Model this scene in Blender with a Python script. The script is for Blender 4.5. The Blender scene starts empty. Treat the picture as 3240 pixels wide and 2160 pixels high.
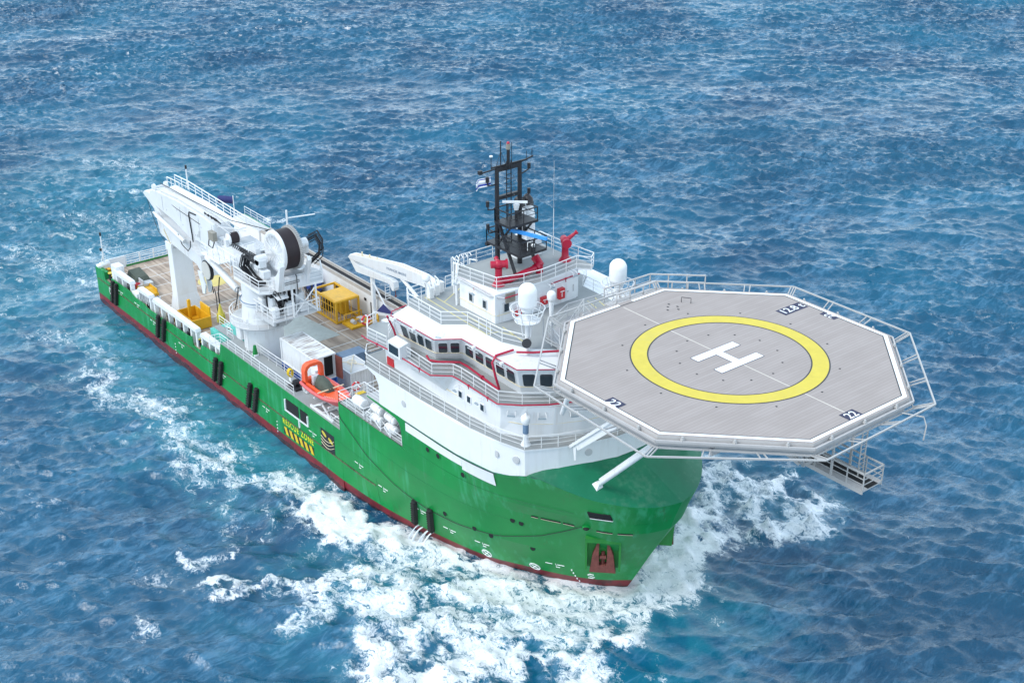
import bpy, bmesh, math, random
import numpy as np
from mathutils import Vector, Matrix, Quaternion
random.seed(7)
R=math.radians
sc=bpy.context.scene
# ---------------- camera, world, sun, exposure ----------------
cd=bpy.data.cameras.new('camera'); cam=bpy.data.objects.new('camera',cd); sc.collection.objects.link(cam)
cd.sensor_width=36; cd.lens=46.977; cd.clip_start=1; cd.clip_end=8000
_r=Vector((0.6221003821930763,0.7829263653666328,-0.0041738338517572264)); _u=Vector((-0.33699373940671595,0.272573960753341,0.9011873587217668)); _f=Vector((-0.7067010217028887,0.559222444411014,-0.4334096487055444))
_m=Matrix((( _r.x,_u.x,-_f.x,55.00836),(_r.y,_u.y,-_f.y,-62.46311),(_r.z,_u.z,-_f.z,65.63208),(0,0,0,1)))
cam.matrix_world=_m; sc.camera=cam
w=bpy.data.worlds.new('World'); sc.world=w; w.use_nodes=True
nt=w.node_tree; nt.nodes.clear()
SUN_EL=R(50); SUN_AZ=math.atan2(-0.9,-0.25)        # direction towards the sun, in plan
sky=nt.nodes.new('ShaderNodeTexSky'); sky.sky_type='NISHITA'; sky.sun_disc=False
sky.sun_elevation=SUN_EL; sky.sun_rotation=math.pi/2-SUN_AZ; sky.air_density=1.3; sky.dust_density=1.5; sky.ozone_density=1.5
bg=nt.nodes.new('ShaderNodeBackground'); bg.inputs[1].default_value=0.15
wo=nt.nodes.new('ShaderNodeOutputWorld')
# high thin overcast in front of the blue: soft noise decides how much cloud there is in each direction
tcw=nt.nodes.new('ShaderNodeTexCoord'); nzw=nt.nodes.new('ShaderNodeTexNoise'); nzw.inputs['Scale'].default_value=2.2; nzw.inputs['Detail'].default_value=5; nt.links.new(tcw.outputs['Generated'],nzw.inputs['Vector'])
rpw=nt.nodes.new('ShaderNodeValToRGB'); rpw.color_ramp.elements[0].position=.3; rpw.color_ramp.elements[0].color=(.55,.55,.55,1); rpw.color_ramp.elements[1].position=.7; rpw.color_ramp.elements[1].color=(.95,.95,.95,1); nt.links.new(nzw.outputs[0],rpw.inputs[0])
mxw=nt.nodes.new('ShaderNodeMixRGB'); nt.links.new(rpw.outputs[0],mxw.inputs[0]); nt.links.new(sky.outputs[0],mxw.inputs[1]); 
spw=nt.nodes.new('ShaderNodeSeparateXYZ'); nt.links.new(tcw.outputs['Generated'],spw.inputs[0])
hzw=nt.nodes.new('ShaderNodeValToRGB'); e_=hzw.color_ramp.elements; e_[0].position=0; e_[0].color=(.78,.91,1,1); e_[1].position=.75; e_[1].color=(.28,.37,.46,1); nt.links.new(spw.outputs[2],hzw.inputs[0])
sxw=nt.nodes.new('ShaderNodeVectorMath'); sxw.operation='SCALE'; sxw.inputs['Scale'].default_value=11.2; nt.links.new(hzw.outputs[0],sxw.inputs[0]); nt.links.new(sxw.outputs[0],mxw.inputs[2])
nt.links.new(mxw.outputs[0],bg.inputs[0]); nt.links.new(bg.outputs[0],wo.inputs[0])
sd=bpy.data.lights.new('sun','SUN'); sd.energy=1.15; sd.angle=R(22); sd.color=(1,.965,.92)
so=bpy.data.objects.new('sun',sd); sc.collection.objects.link(so)
sdir=Vector((math.cos(SUN_AZ)*math.cos(SUN_EL),math.sin(SUN_AZ)*math.cos(SUN_EL),math.sin(SUN_EL)))
so.rotation_euler=sdir.to_track_quat('Z','Y').to_euler(); so.location=(0,0,200)
sc.view_settings.view_transform='Standard'; sc.view_settings.look='None'; sc.view_settings.gamma=1; sc.view_settings.exposure=0.82
sc.render.resolution_x=1024; sc.render.resolution_y=682

# ---------------- helpers ----------------
C=sc.collection
def tag(o,label=None,cat=None,group=None,kind=None):
    if label: o['label']=label
    if cat: o['category']=cat
    if group: o['group']=group
    if kind: o['kind']=kind
    return o
def empty(name,loc,label=None,cat=None,group=None,rz=0):
    o=bpy.data.objects.new(name,None); C.objects.link(o); o.location=loc; o.rotation_euler=(0,0,rz)
    o.empty_display_size=.3; o['kind']='thing'
    return tag(o,label,cat,group)
def kids(o): return [c for c in bpy.data.objects if c.parent==o]
def copy_tree(o,parent=None):
    c=o.copy(); C.objects.link(c); c.parent=parent
    for ch in kids(o): copy_tree(ch,c)
    return c
def rootloc(o):
    l=Vector((0,0,0))
    while o is not None: l+=o.location; o=o.parent
    return l
V=Vector
class MB:
    def __init__(s): s.v=[]; s.f=[]; s.m=[]; s.sm=[]
    def add(s,vs,fs,m=0,smooth=False):
        b=len(s.v); s.v+= [tuple(x) for x in vs]
        for f in fs: s.f.append(tuple(b+i for i in f)); s.m.append(m); s.sm.append(smooth)
        return s
    def box(s,c,d,rz=0,m=0,M=None):
        hx,hy,hz=d[0]/2,d[1]/2,d[2]/2
        vs=[V((x*hx,y*hy,z*hz)) for z in (-1,1) for x,y in ((-1,-1),(1,-1),(1,1),(-1,1))]
        if rz: q=Matrix.Rotation(rz,3,'Z'); vs=[q@a for a in vs]
        if M is not None: vs=[M@a for a in vs]
        vs=[a+V(c) for a in vs]
        return s.add(vs,[(3,2,1,0),(4,5,6,7),(0,1,5,4),(1,2,6,5),(2,3,7,6),(3,0,4,7)],m)
    def bx(s,x0,x1,y0,y1,z0,z1,m=0): return s.box(((x0+x1)/2,(y0+y1)/2,(z0+z1)/2),(abs(x1-x0),abs(y1-y0),abs(z1-z0)),m=m)
    def beam(s,p,q,w,h=None,m=0,up=(0,0,1)):
        p=V(p);q=V(q);h=h or w; d=(q-p); L=d.length
        if L<1e-6: return s
        d/=L; u=V(up)
        if abs(d.dot(u))>.98: u=V((1,0,0))
        a=d.cross(u).normalized(); b=a.cross(d)
        vs=[]
        for c in (p,q):
            for i,j in ((-1,-1),(1,-1),(1,1),(-1,1)): vs.append(c+a*i*w/2+b*j*h/2)
        return s.add(vs,[(3,2,1,0),(4,5,6,7),(0,1,5,4),(1,2,6,5),(2,3,7,6),(3,0,4,7)],m)
    def cyl(s,p,q,r0,r1=None,n=14,m=0,caps=True,smooth=True):
        p=V(p);q=V(q); r1=r0 if r1 is None else r1
        d=(q-p).normalized(); u=V((0,0,1)) if abs(d.z)<.9 else V((1,0,0)); a=d.cross(u).normalized(); b=d.cross(a)
        vs=[]
        for c,r in ((p,r0),(q,r1)):
            for i in range(n): t=2*math.pi*i/n; vs.append(c+a*math.cos(t)*r+b*math.sin(t)*r)
        s.add(vs,[(i,(i+1)%n,n+(i+1)%n,n+i) for i in range(n)],m,smooth)
        if caps: s.add(vs,[tuple(range(n))[::-1],tuple(range(n,2*n))],m)
        return s
    def tube(s,pts,r,n=6,m=0,closed=False):
        pts=[V(x) for x in pts]; N=len(pts); vs=[]; prev=None
        for i,pnt in enumerate(pts):
            if closed: d=pts[(i+1)%N]-pts[i-1]
            else: d=(pts[min(i+1,N-1)]-pts[max(i-1,0)])
            d=d.normalized()
            if prev is None:
                u=V((0,0,1)) if abs(d.z)<.9 else V((1,0,0)); a=d.cross(u).normalized()
            else:
                a=(prev-d*prev.dot(d)); a=a.normalized() if a.length>1e-5 else d.orthogonal().normalized()
            prev=a; b=d.cross(a)
            for k in range(n): t=2*math.pi*k/n; vs.append(pnt+a*math.cos(t)*r+b*math.sin(t)*r)
        fs=[]
        for i in range(N if closed else N-1):
            j=(i+1)%N
            for k in range(n): fs.append((i*n+k,i*n+(k+1)%n,j*n+(k+1)%n,j*n+k))
        s.add(vs,fs,m,True)
        if not closed: s.add(vs,[tuple(range(n))[::-1],tuple(range((N-1)*n,N*n))],m)
        return s
    def lathe(s,c,prof,n=24,m=0,axis='Z',smooth=True):
        c=V(c); vs=[]
        for r,z in prof:
            for i in range(n):
                t=2*math.pi*i/n; a,b=math.cos(t)*r,math.sin(t)*r
                vs.append(c+(V((a,b,z)) if axis=='Z' else V((a,z,-b)) if axis=='Y' else V((z,a,b))))
        fs=[(j*n+i,j*n+(i+1)%n,(j+1)*n+(i+1)%n,(j+1)*n+i) for j in range(len(prof)-1) for i in range(n)]
        s.add(vs,fs,m,smooth)
        if prof[0][0]>1e-4: s.add(vs[:n],[tuple(range(n))[::-1]],m)
        if prof[-1][0]>1e-4: s.add(vs[-n:],[tuple(range(n))],m)
        return s
    def prism(s,poly,z0,z1,m=0,mtop=None):
        """poly of (x,y); z0/z1 numbers or lists"""
        n=len(poly); A=z0 if isinstance(z0,(list,tuple)) else [z0]*n; B=z1 if isinstance(z1,(list,tuple)) else [z1]*n
        ar=sum(poly[i][0]*poly[(i+1)%n][1]-poly[(i+1)%n][0]*poly[i][1] for i in range(n))
        if ar<0: poly=poly[::-1]; A=A[::-1]; B=B[::-1]
        vs=[(x,y,a) for (x,y),a in zip(poly,A)]+[(x,y,b) for (x,y),b in zip(poly,B)]
        s.add(vs,[tuple(range(n))[::-1]]+[(i,(i+1)%n,n+(i+1)%n,n+i) for i in range(n)],m)
        s.add(vs,[tuple(range(n,2*n))],m if mtop is None else mtop)
        return s
    def loft(s,rings,m=0,caps=True,closed=True,smooth=False):
        n=len(rings[0]); vs=[x for r in rings for x in r]
        e=n if closed else n-1
        s.add(vs,[(j*n+i,j*n+(i+1)%n,(j+1)*n+(i+1)%n,(j+1)*n+i) for j in range(len(rings)-1) for i in range(e)],m,smooth)
        if caps: s.add(vs,[tuple(range(n))[::-1],tuple(range((len(rings)-1)*n,len(rings)*n))],m)
        return s
    def exy(s,poly,y0,y1,m=0):
        """poly of (x,z) extruded along y"""
        n=len(poly); vs=[(x,y0,z) for x,z in poly]+[(x,y1,z) for x,z in poly]
        return s.add(vs,[tuple(range(n)),tuple(range(n,2*n))[::-1]]+[(i,n+i,n+(i+1)%n,(i+1)%n) for i in range(n)],m)
    def exx(s,poly,x0,x1,m=0):
        n=len(poly); vs=[(x0,y,z) for y,z in poly]+[(x1,y,z) for y,z in poly]
        return s.add(vs,[tuple(range(n))[::-1],tuple(range(n,2*n))]+[(i,(i+1)%n,n+(i+1)%n,n+i) for i in range(n)],m)
    def ball(s,c,r,n=12,m=0,sz=1):
        return s.lathe(c,[(max(r*math.sin(math.pi*i/8),1e-5),-r*sz*math.cos(math.pi*i/8)) for i in range(9)],n,m)
    def rail(s,pts,h=1.05,k=3,step=1.6,r=.021,posts=True,closed=False,m=0):
        pts=[V(x) for x in pts]
        if closed: pts=pts+[pts[0]]
        for i in range(len(pts)-1):
            a,b=pts[i],pts[i+1]; L=(b-a).length; n=max(1,round(L/step))
            for j in range(k):
                z=h*(j+1)/k; s.beam(a+V((0,0,z)),b+V((0,0,z)),r*2*(1.35 if j==k-1 else .7),m=m)
            if posts:
                for j in range(n+(1 if i==len(pts)-2 else 0)):
                    q=a+(b-a)*(j/n); s.beam(q,q+V((0,0,h)),r*2,m=m)
        return s
    def text(s,body,size,M,m=0,depth=0,bold=.012,sp=1.0):
        cu=bpy.data.curves.new('t','FONT'); cu.body=body; cu.size=size; cu.align_x='CENTER'; cu.align_y='CENTER'; cu.extrude=depth; cu.space_character=sp; cu.offset=size*bold
        o=bpy.data.objects.new('t',cu); C.objects.link(o); bpy.context.view_layer.update()
        me=bpy.data.meshes.new_from_object(o.evaluated_get(bpy.context.evaluated_depsgraph_get()))
        s.add([M@v.co for v in me.vertices],[tuple(p.vertices) for p in me.polygons],m)
        bpy.data.objects.remove(o); bpy.data.curves.remove(cu); bpy.data.meshes.remove(me); return s
    def build(s,name,mats,parent=None,label=None,bevel=0):
        me=bpy.data.meshes.new(name); L=rootloc(parent)
        me.from_pydata([(a[0]-L.x,a[1]-L.y,a[2]-L.z) for a in s.v],[],s.f)
        if not isinstance(mats,(list,tuple)): mats=[mats]
        for q in mats: me.materials.append(q)
        me.polygons.foreach_set('material_index',s.m); me.polygons.foreach_set('use_smooth',s.sm)
        me.validate(); me.update()
        o=bpy.data.objects.new(name,me); C.objects.link(o); o.parent=parent
        if label: o['label']=label
        if bevel:
            b=o.modifiers.new('b','BEVEL'); b.width=bevel; b.segments=2; b.limit_method='ANGLE'; b.angle_limit=R(40)
        return o
def plane_M(o,ex,ey):
    ex=V(ex).normalized(); ey=V(ey).normalized(); ez=ex.cross(ey)
    return Matrix(((ex.x,ey.x,ez.x,o[0]),(ex.y,ey.y,ez.y,o[1]),(ex.z,ey.z,ez.z,o[2]),(0,0,0,1)))
def sym(p): return list(p)+[(x,-y) for x,y in reversed(p) if abs(y)>1e-6]

# ---------------- materials ----------------
def mk(name):
    m=bpy.data.materials.new(name); m.use_nodes=True; nt=m.node_tree
    return m,nt,nt.nodes['Principled BSDF']
def N(nt,t,**k):
    n=nt.nodes.new(t)
    for a,b in k.items(): setattr(n,a,b)
    return n
def ramp(nt,src,stops):
    r=N(nt,'ShaderNodeValToRGB'); nt.links.new(src,r.inputs[0]); e=r.color_ramp.elements
    while len(e)<len(stops): e.new(.5)
    for i,(p,c) in enumerate(stops): e[i].position=p; e[i].color=(*c,1) if len(c)==3 else c
    return r
def paint(name,col,rough=.45,var=.12,scale=.6,streak=0,dirt=(.25,.2,.15),dirt_amt=.0,metal=0,bump=0,stain=0,stain_col=(.16,.075,.03)):
    m,nt,b=mk(name); tc=N(nt,'ShaderNodeTexCoord'); L=nt.links
    n=N(nt,'ShaderNodeTexNoise'); n.inputs['Scale'].default_value=scale; n.inputs['Detail'].default_value=6; n.inputs['Roughness'].default_value=.65
    L.new(tc.outputs['Object'],n.inputs['Vector'])
    lo=tuple(c*(1-var) for c in col); hi=tuple(min(1,c*(1+var*.6)) for c in col)
    r=ramp(nt,n.outputs[0],[(.3,lo),(.7,hi)]); out=r.outputs[0]
    if streak or dirt_amt:
        mp=N(nt,'ShaderNodeMapping'); mp.inputs['Scale'].default_value=(2.2,2.2,.16); L.new(tc.outputs['Object'],mp.inputs['Vector'])
        s=N(nt,'ShaderNodeTexNoise'); s.inputs['Scale'].default_value=1.0; s.inputs['Detail'].default_value=5; L.new(mp.outputs[0],s.inputs['Vector'])
        n2=N(nt,'ShaderNodeTexNoise'); n2.inputs['Scale'].default_value=.25; L.new(tc.outputs['Object'],n2.inputs['Vector'])
        mul=N(nt,'ShaderNodeMath',operation='MULTIPLY'); L.new(s.outputs[0],mul.inputs[0]); L.new(n2.outputs[0],mul.inputs[1])
        rr=ramp(nt,mul.outputs[0],[(.27,(0,0,0)),(.42,(1,1,1))])
        sc_=N(nt,'ShaderNodeMath',operation='MULTIPLY'); L.new(rr.outputs[0],sc_.inputs[0]); sc_.inputs[1].default_value=max(streak,dirt_amt)
        mx=N(nt,'ShaderNodeMixRGB'); L.new(sc_.outputs[0],mx.inputs[0]); L.new(out,mx.inputs[1]); mx.inputs[2].default_value=(*dirt,1); out=mx.outputs[0]
    if stain:   # narrow runs of rust and grime, and a few scuffed patches
        mp=N(nt,'ShaderNodeMapping'); mp.inputs['Scale'].default_value=(5.5,5.5,.22); L.new(tc.outputs['Object'],mp.inputs['Vector'])
        s=N(nt,'ShaderNodeTexNoise'); s.inputs['Scale'].default_value=1.0; s.inputs['Detail'].default_value=4; L.new(mp.outputs[0],s.inputs['Vector'])
        n2=N(nt,'ShaderNodeTexNoise'); n2.inputs['Scale'].default_value=.5; n2.inputs['Detail'].default_value=5; L.new(tc.outputs['Object'],n2.inputs['Vector'])
        mul=N(nt,'ShaderNodeMath',operation='MULTIPLY'); L.new(s.outputs[0],mul.inputs[0]); L.new(n2.outputs[0],mul.inputs[1])
        rr=ramp(nt,mul.outputs[0],[(.33,(0,0,0)),(.43,(1,1,1))]); q=N(nt,'ShaderNodeMath',operation='MULTIPLY'); L.new(rr.outputs[0],q.inputs[0]); q.inputs[1].default_value=stain
        mx=N(nt,'ShaderNodeMixRGB'); L.new(q.outputs[0],mx.inputs[0]); L.new(out,mx.inputs[1]); mx.inputs[2].default_value=(*stain_col,1); out=mx.outputs[0]
    L.new(out,b.inputs['Base Color']); b.inputs['Roughness'].default_value=rough; b.inputs['Metallic'].default_value=metal
    if bump:
        bp=N(nt,'ShaderNodeBump'); bp.inputs['Strength'].default_value=bump; bp.inputs['Distance'].default_value=.05; L.new(n.outputs[0],bp.inputs['Height']); L.new(bp.outputs[0],b.inputs['Normal'])
    return m
MT={}
MT['white']=paint('white_paint',(.75,.765,.78),.4,.05,.5,streak=.22,dirt=(.50,.46,.41),stain=.22,stain_col=(.36,.27,.19))
MT['cwhite']=paint('crane_white',(.70,.715,.73),.4,.06,.7,streak=.35,dirt=(.42,.38,.34),stain=.3,stain_col=(.33,.25,.18))
MT['rail']=paint('rail_white',(.78,.78,.78),.45,.03)
MT['green']=paint('hull_green',(.0005,.225,.042),.42,.2,.22,streak=.6,dirt=(.05,.36,.17),stain=.4,stain_col=(.05,.10,.03))
MT['greendeck']=paint('whaleback_green',(.005,.155,.075),.5,.2,.3,streak=.35,dirt=(.10,.24,.16))
MT['red']=paint('boot_red',(.20,.014,.020),.45,.35,.7,streak=.8,dirt=(.06,.02,.02))
MT['redwet']=paint('boot_red_wet',(.075,.010,.014),.25,.5,1.2,streak=.8,dirt=(.03,.025,.02))
MT['grey']=paint('deck_grey',(.30,.315,.315),.6,.08,.8,dirt_amt=.2,dirt=(.3,.3,.28))
MT['lgrey']=paint('light_grey_steel',(.50,.51,.52),.5,.06,1)
MT['alu']=paint('aluminium',(.47,.45,.44),.5,.08,1.2)
MT['alu2']=paint('aluminium_bright',(.43,.42,.41),.45,.05,1.2)
MT['black']=paint('black_paint',(.016,.016,.02),.45,.2,2)
MT['rubber']=paint('black_rubber',(.02,.02,.02),.8,.3,3)
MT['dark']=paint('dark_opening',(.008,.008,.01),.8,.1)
MT['yellow']=paint('yellow_paint',(.72,.50,.02),.45,.12,2,dirt_amt=.25,dirt=(.35,.22,.05))
MT['orange_y']=paint('basket_yellow',(.70,.38,.015),.45,.12,2,dirt_amt=.35,dirt=(.35,.2,.05))
MT['marky']=paint('marking_yellow',(.60,.48,.055),.6,.08,1.5,dirt_amt=.15,dirt=(.45,.42,.2))
MT['markw']=paint('marking_white',(.82,.82,.82),.6,.03,2)
MT['markb']=paint('marking_navy',(.018,.02,.06),.6,.1,2)
MT['rp']=paint('red_pipe',(.42,.008,.045),.4,.1,1)
MT['redm']=paint('monitor_red',(.42,.006,.035),.4,.12,1)
MT['redbox']=paint('red_box',(.55,.02,.03),.4,.1,2)
MT['orange']=paint('boat_orange',(.85,.115,.035),.4,.1,1.2)
MT['pinkred']=paint('boat_fender',(.62,.12,.12),.5,.1,1.2)
MT['tarp']=paint('olive_tarp',(.07,.085,.065),.75,.3,2.5,bump=.6)
MT['btarp']=paint('blue_tarp',(.01,.05,.28),.6,.3,2.5,bump=.6)
MT['brown']=paint('wire_rope',(.018,.009,.012),.6,.3,6)
MT['turq']=paint('turquoise_paint',(.10,.50,.42),.55,.15,1,dirt_amt=.3,dirt=(.25,.45,.4))
MT['blue']=paint('container_blue',(.01,.10,.42),.5,.15,1.2,dirt_amt=.2,dirt=(.1,.1,.15))
MT['bluegrey']=paint('blue_grey_metal',(.14,.22,.33),.4,.2,1.5)
MT['cont']=paint('container_white',(.72,.73,.74),.5,.06,1.2,dirt_amt=.35,dirt=(.42,.36,.30))
MT['rust']=paint('rusty_steel',(.16,.045,.035),.8,.35,3,bump=.4)
MT['cream']=paint('cream_trim',(.72,.62,.42),.5,.08,1)
MT['raft']=paint('raft_white',(.80,.80,.80),.35,.03,2)
MT['beige']=paint('beige_lamp',(.27,.25,.21),.5,.08,2)
MT['blueR']=paint('radar_blue',(.05,.30,.75),.4,.08,2)
MT['flagw']=paint('flag_white',(.75,.77,.82),.8,.05,3); MT['flagb']=paint('flag_blue',(.02,.05,.35),.8,.1,3); MT['flagn']=paint('flag_navy',(.03,.04,.16),.8,.1,3)
MT['hose']=paint('hose_black',(.012,.012,.016),.5,.2,3)
MT['foamw']=paint('falling_water',(.75,.80,.84),.6,.06,3)
def glassmat():
    m,nt,b=mk('window_glass'); b.inputs['Base Color'].default_value=(.018,.035,.05,1); b.inputs['Roughness'].default_value=.07; b.inputs['IOR'].default_value=1.5
    return m
MT['glass']=glassmat()
def roofmat():   # container roof, long rust streaks across
    m,nt,b=mk('container_roof'); L=nt.links; tc=N(nt,'ShaderNodeTexCoord'); mp=N(nt,'ShaderNodeMapping'); mp.inputs['Scale'].default_value=(6,.5,1); L.new(tc.outputs['Object'],mp.inputs[0])
    n=N(nt,'ShaderNodeTexNoise'); n.inputs['Scale'].default_value=1.1; n.inputs['Detail'].default_value=6; L.new(mp.outputs[0],n.inputs['Vector'])
    r=ramp(nt,n.outputs[0],[(.5,(.66,.66,.65)),(.62,(.25,.2,.18))]); L.new(r.outputs[0],b.inputs['Base Color']); b.inputs['Roughness'].default_value=.6; return m
MT['roof']=roofmat()
def planks(name,ca,cb,w,grid=None,axis='Y',streakcol=None,blot=.5):
    """boards running along an axis; boards of width w with thin dark seams"""
    m,nt,b=mk(name); L=nt.links; tc=N(nt,'ShaderNodeTexCoord'); sp=N(nt,'ShaderNodeSeparateXYZ'); L.new(tc.outputs['Object'],sp.inputs[0])
    a=sp.outputs[0] if axis=='Y' else sp.outputs[1]; al=sp.outputs[1] if axis=='Y' else sp.outputs[0]
    d=N(nt,'ShaderNodeMath',operation='DIVIDE'); L.new(a,d.inputs[0]); d.inputs[1].default_value=w
    fr=N(nt,'ShaderNodeMath',operation='FRACT'); L.new(d.outputs[0],fr.inputs[0])
    fl=N(nt,'ShaderNodeMath',operation='FLOOR'); L.new(d.outputs[0],fl.inputs[0])
    seg=N(nt,'ShaderNodeMath',operation='MULTIPLY'); L.new(al,seg.inputs[0]); seg.inputs[1].default_value=.22
    cmb=N(nt,'ShaderNodeCombineXYZ'); L.new(fl.outputs[0],cmb.inputs[0]); L.new(seg.outputs[0],cmb.inputs[1])
    n=N(nt,'ShaderNodeTexNoise'); n.inputs['Scale'].default_value=.9; n.inputs['Detail'].default_value=3; L.new(cmb.outputs[0],n.inputs['Vector'])
    n2=N(nt,'ShaderNodeTexNoise'); n2.inputs['Scale'].default_value=.45; n2.inputs['Detail'].default_value=6; L.new(tc.outputs['Object'],n2.inputs['Vector'])
    ad=N(nt,'ShaderNodeMath',operation='ADD'); L.new(n.outputs[0],ad.inputs[0]); ml=N(nt,'ShaderNodeMath',operation='MULTIPLY'); L.new(n2.outputs[0],ml.inputs[0]); ml.inputs[1].default_value=blot; L.new(ml.outputs[0],ad.inputs[1])
    c0=.5+.5*blot
    r=ramp(nt,ad.outputs[0],[(c0-.2,ca),(c0+.2,cb)]); r.color_ramp.interpolation='EASE'
    se=ramp(nt,fr.outputs[0],[(0,(.72,.72,.72)),(.10,(1,1,1)),(.92,(1,1,1)),(1,(.72,.72,.72))])
    mx=N(nt,'ShaderNodeMixRGB',blend_type='MULTIPLY'); mx.inputs[0].default_value=1; L.new(r.outputs[0],mx.inputs[1]); L.new(se.outputs[0],mx.inputs[2])
    L.new(mx.outputs[0],b.inputs['Base Color']); b.inputs['Roughness'].default_value=.7
    bp=N(nt,'ShaderNodeBump'); bp.inputs['Strength'].default_value=.4; bp.inputs['Distance'].default_value=.02; L.new(se.outputs[0],bp.inputs['Height']); L.new(bp.outputs[0],b.inputs['Normal'])
    return m
MT['heli']=planks('helideck_planks',(.315,.27,.25),(.35,.302,.282),.28,axis='Y',blot=.6)
MT['wood']=planks('wood_deck',(.25,.185,.14),(.47,.365,.28),.22,axis='X',blot=.7)
# ---------------- the sea ----------------
def ocean_tile(Ntile,L,wdir,lam_peak,lam_min,hs,seed,spread=4):
    rng=np.random.default_rng(seed)
    k1=2*np.pi*np.fft.fftfreq(Ntile,L/Ntile); kx,ky=np.meshgrid(k1,k1,indexing='ij'); k=np.hypot(kx,ky); k[0,0]=1
    kp=2*np.pi/lam_peak; ct=(kx*np.cos(wdir)+ky*np.sin(wdir))/k
    P=np.exp(-1.25*(kp/k)**2)/k**3.55*np.abs(ct)**spread*np.exp(-(k*lam_min/2/np.pi)**2); P[0,0]=0
    P=P*(0.25+.75*(ct>0))
    H=np.sqrt(P)*(rng.normal(size=k.shape)+1j*rng.normal(size=k.shape))
    h=np.fft.ifft2(H).real; s=hs/4/h.std(); 
    dx=np.fft.ifft2(1j*kx/k*H).real*s; dy=np.fft.ifft2(1j*ky/k*H).real*s
    return h*s,dx,dy
def samp(T,L,x,y):
    n=T.shape[0]; u=(x/L*n)%n; v=(y/L*n)%n; i=u.astype(int); j=v.astype(int); a=u-i; b=v-j; i2=(i+1)%n; j2=(j+1)%n; i%=n; j%=n
    return T[i,j]*(1-a)*(1-b)+T[i2,j]*a*(1-b)+T[i,j2]*(1-a)*b+T[i2,j2]*a*b
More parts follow.
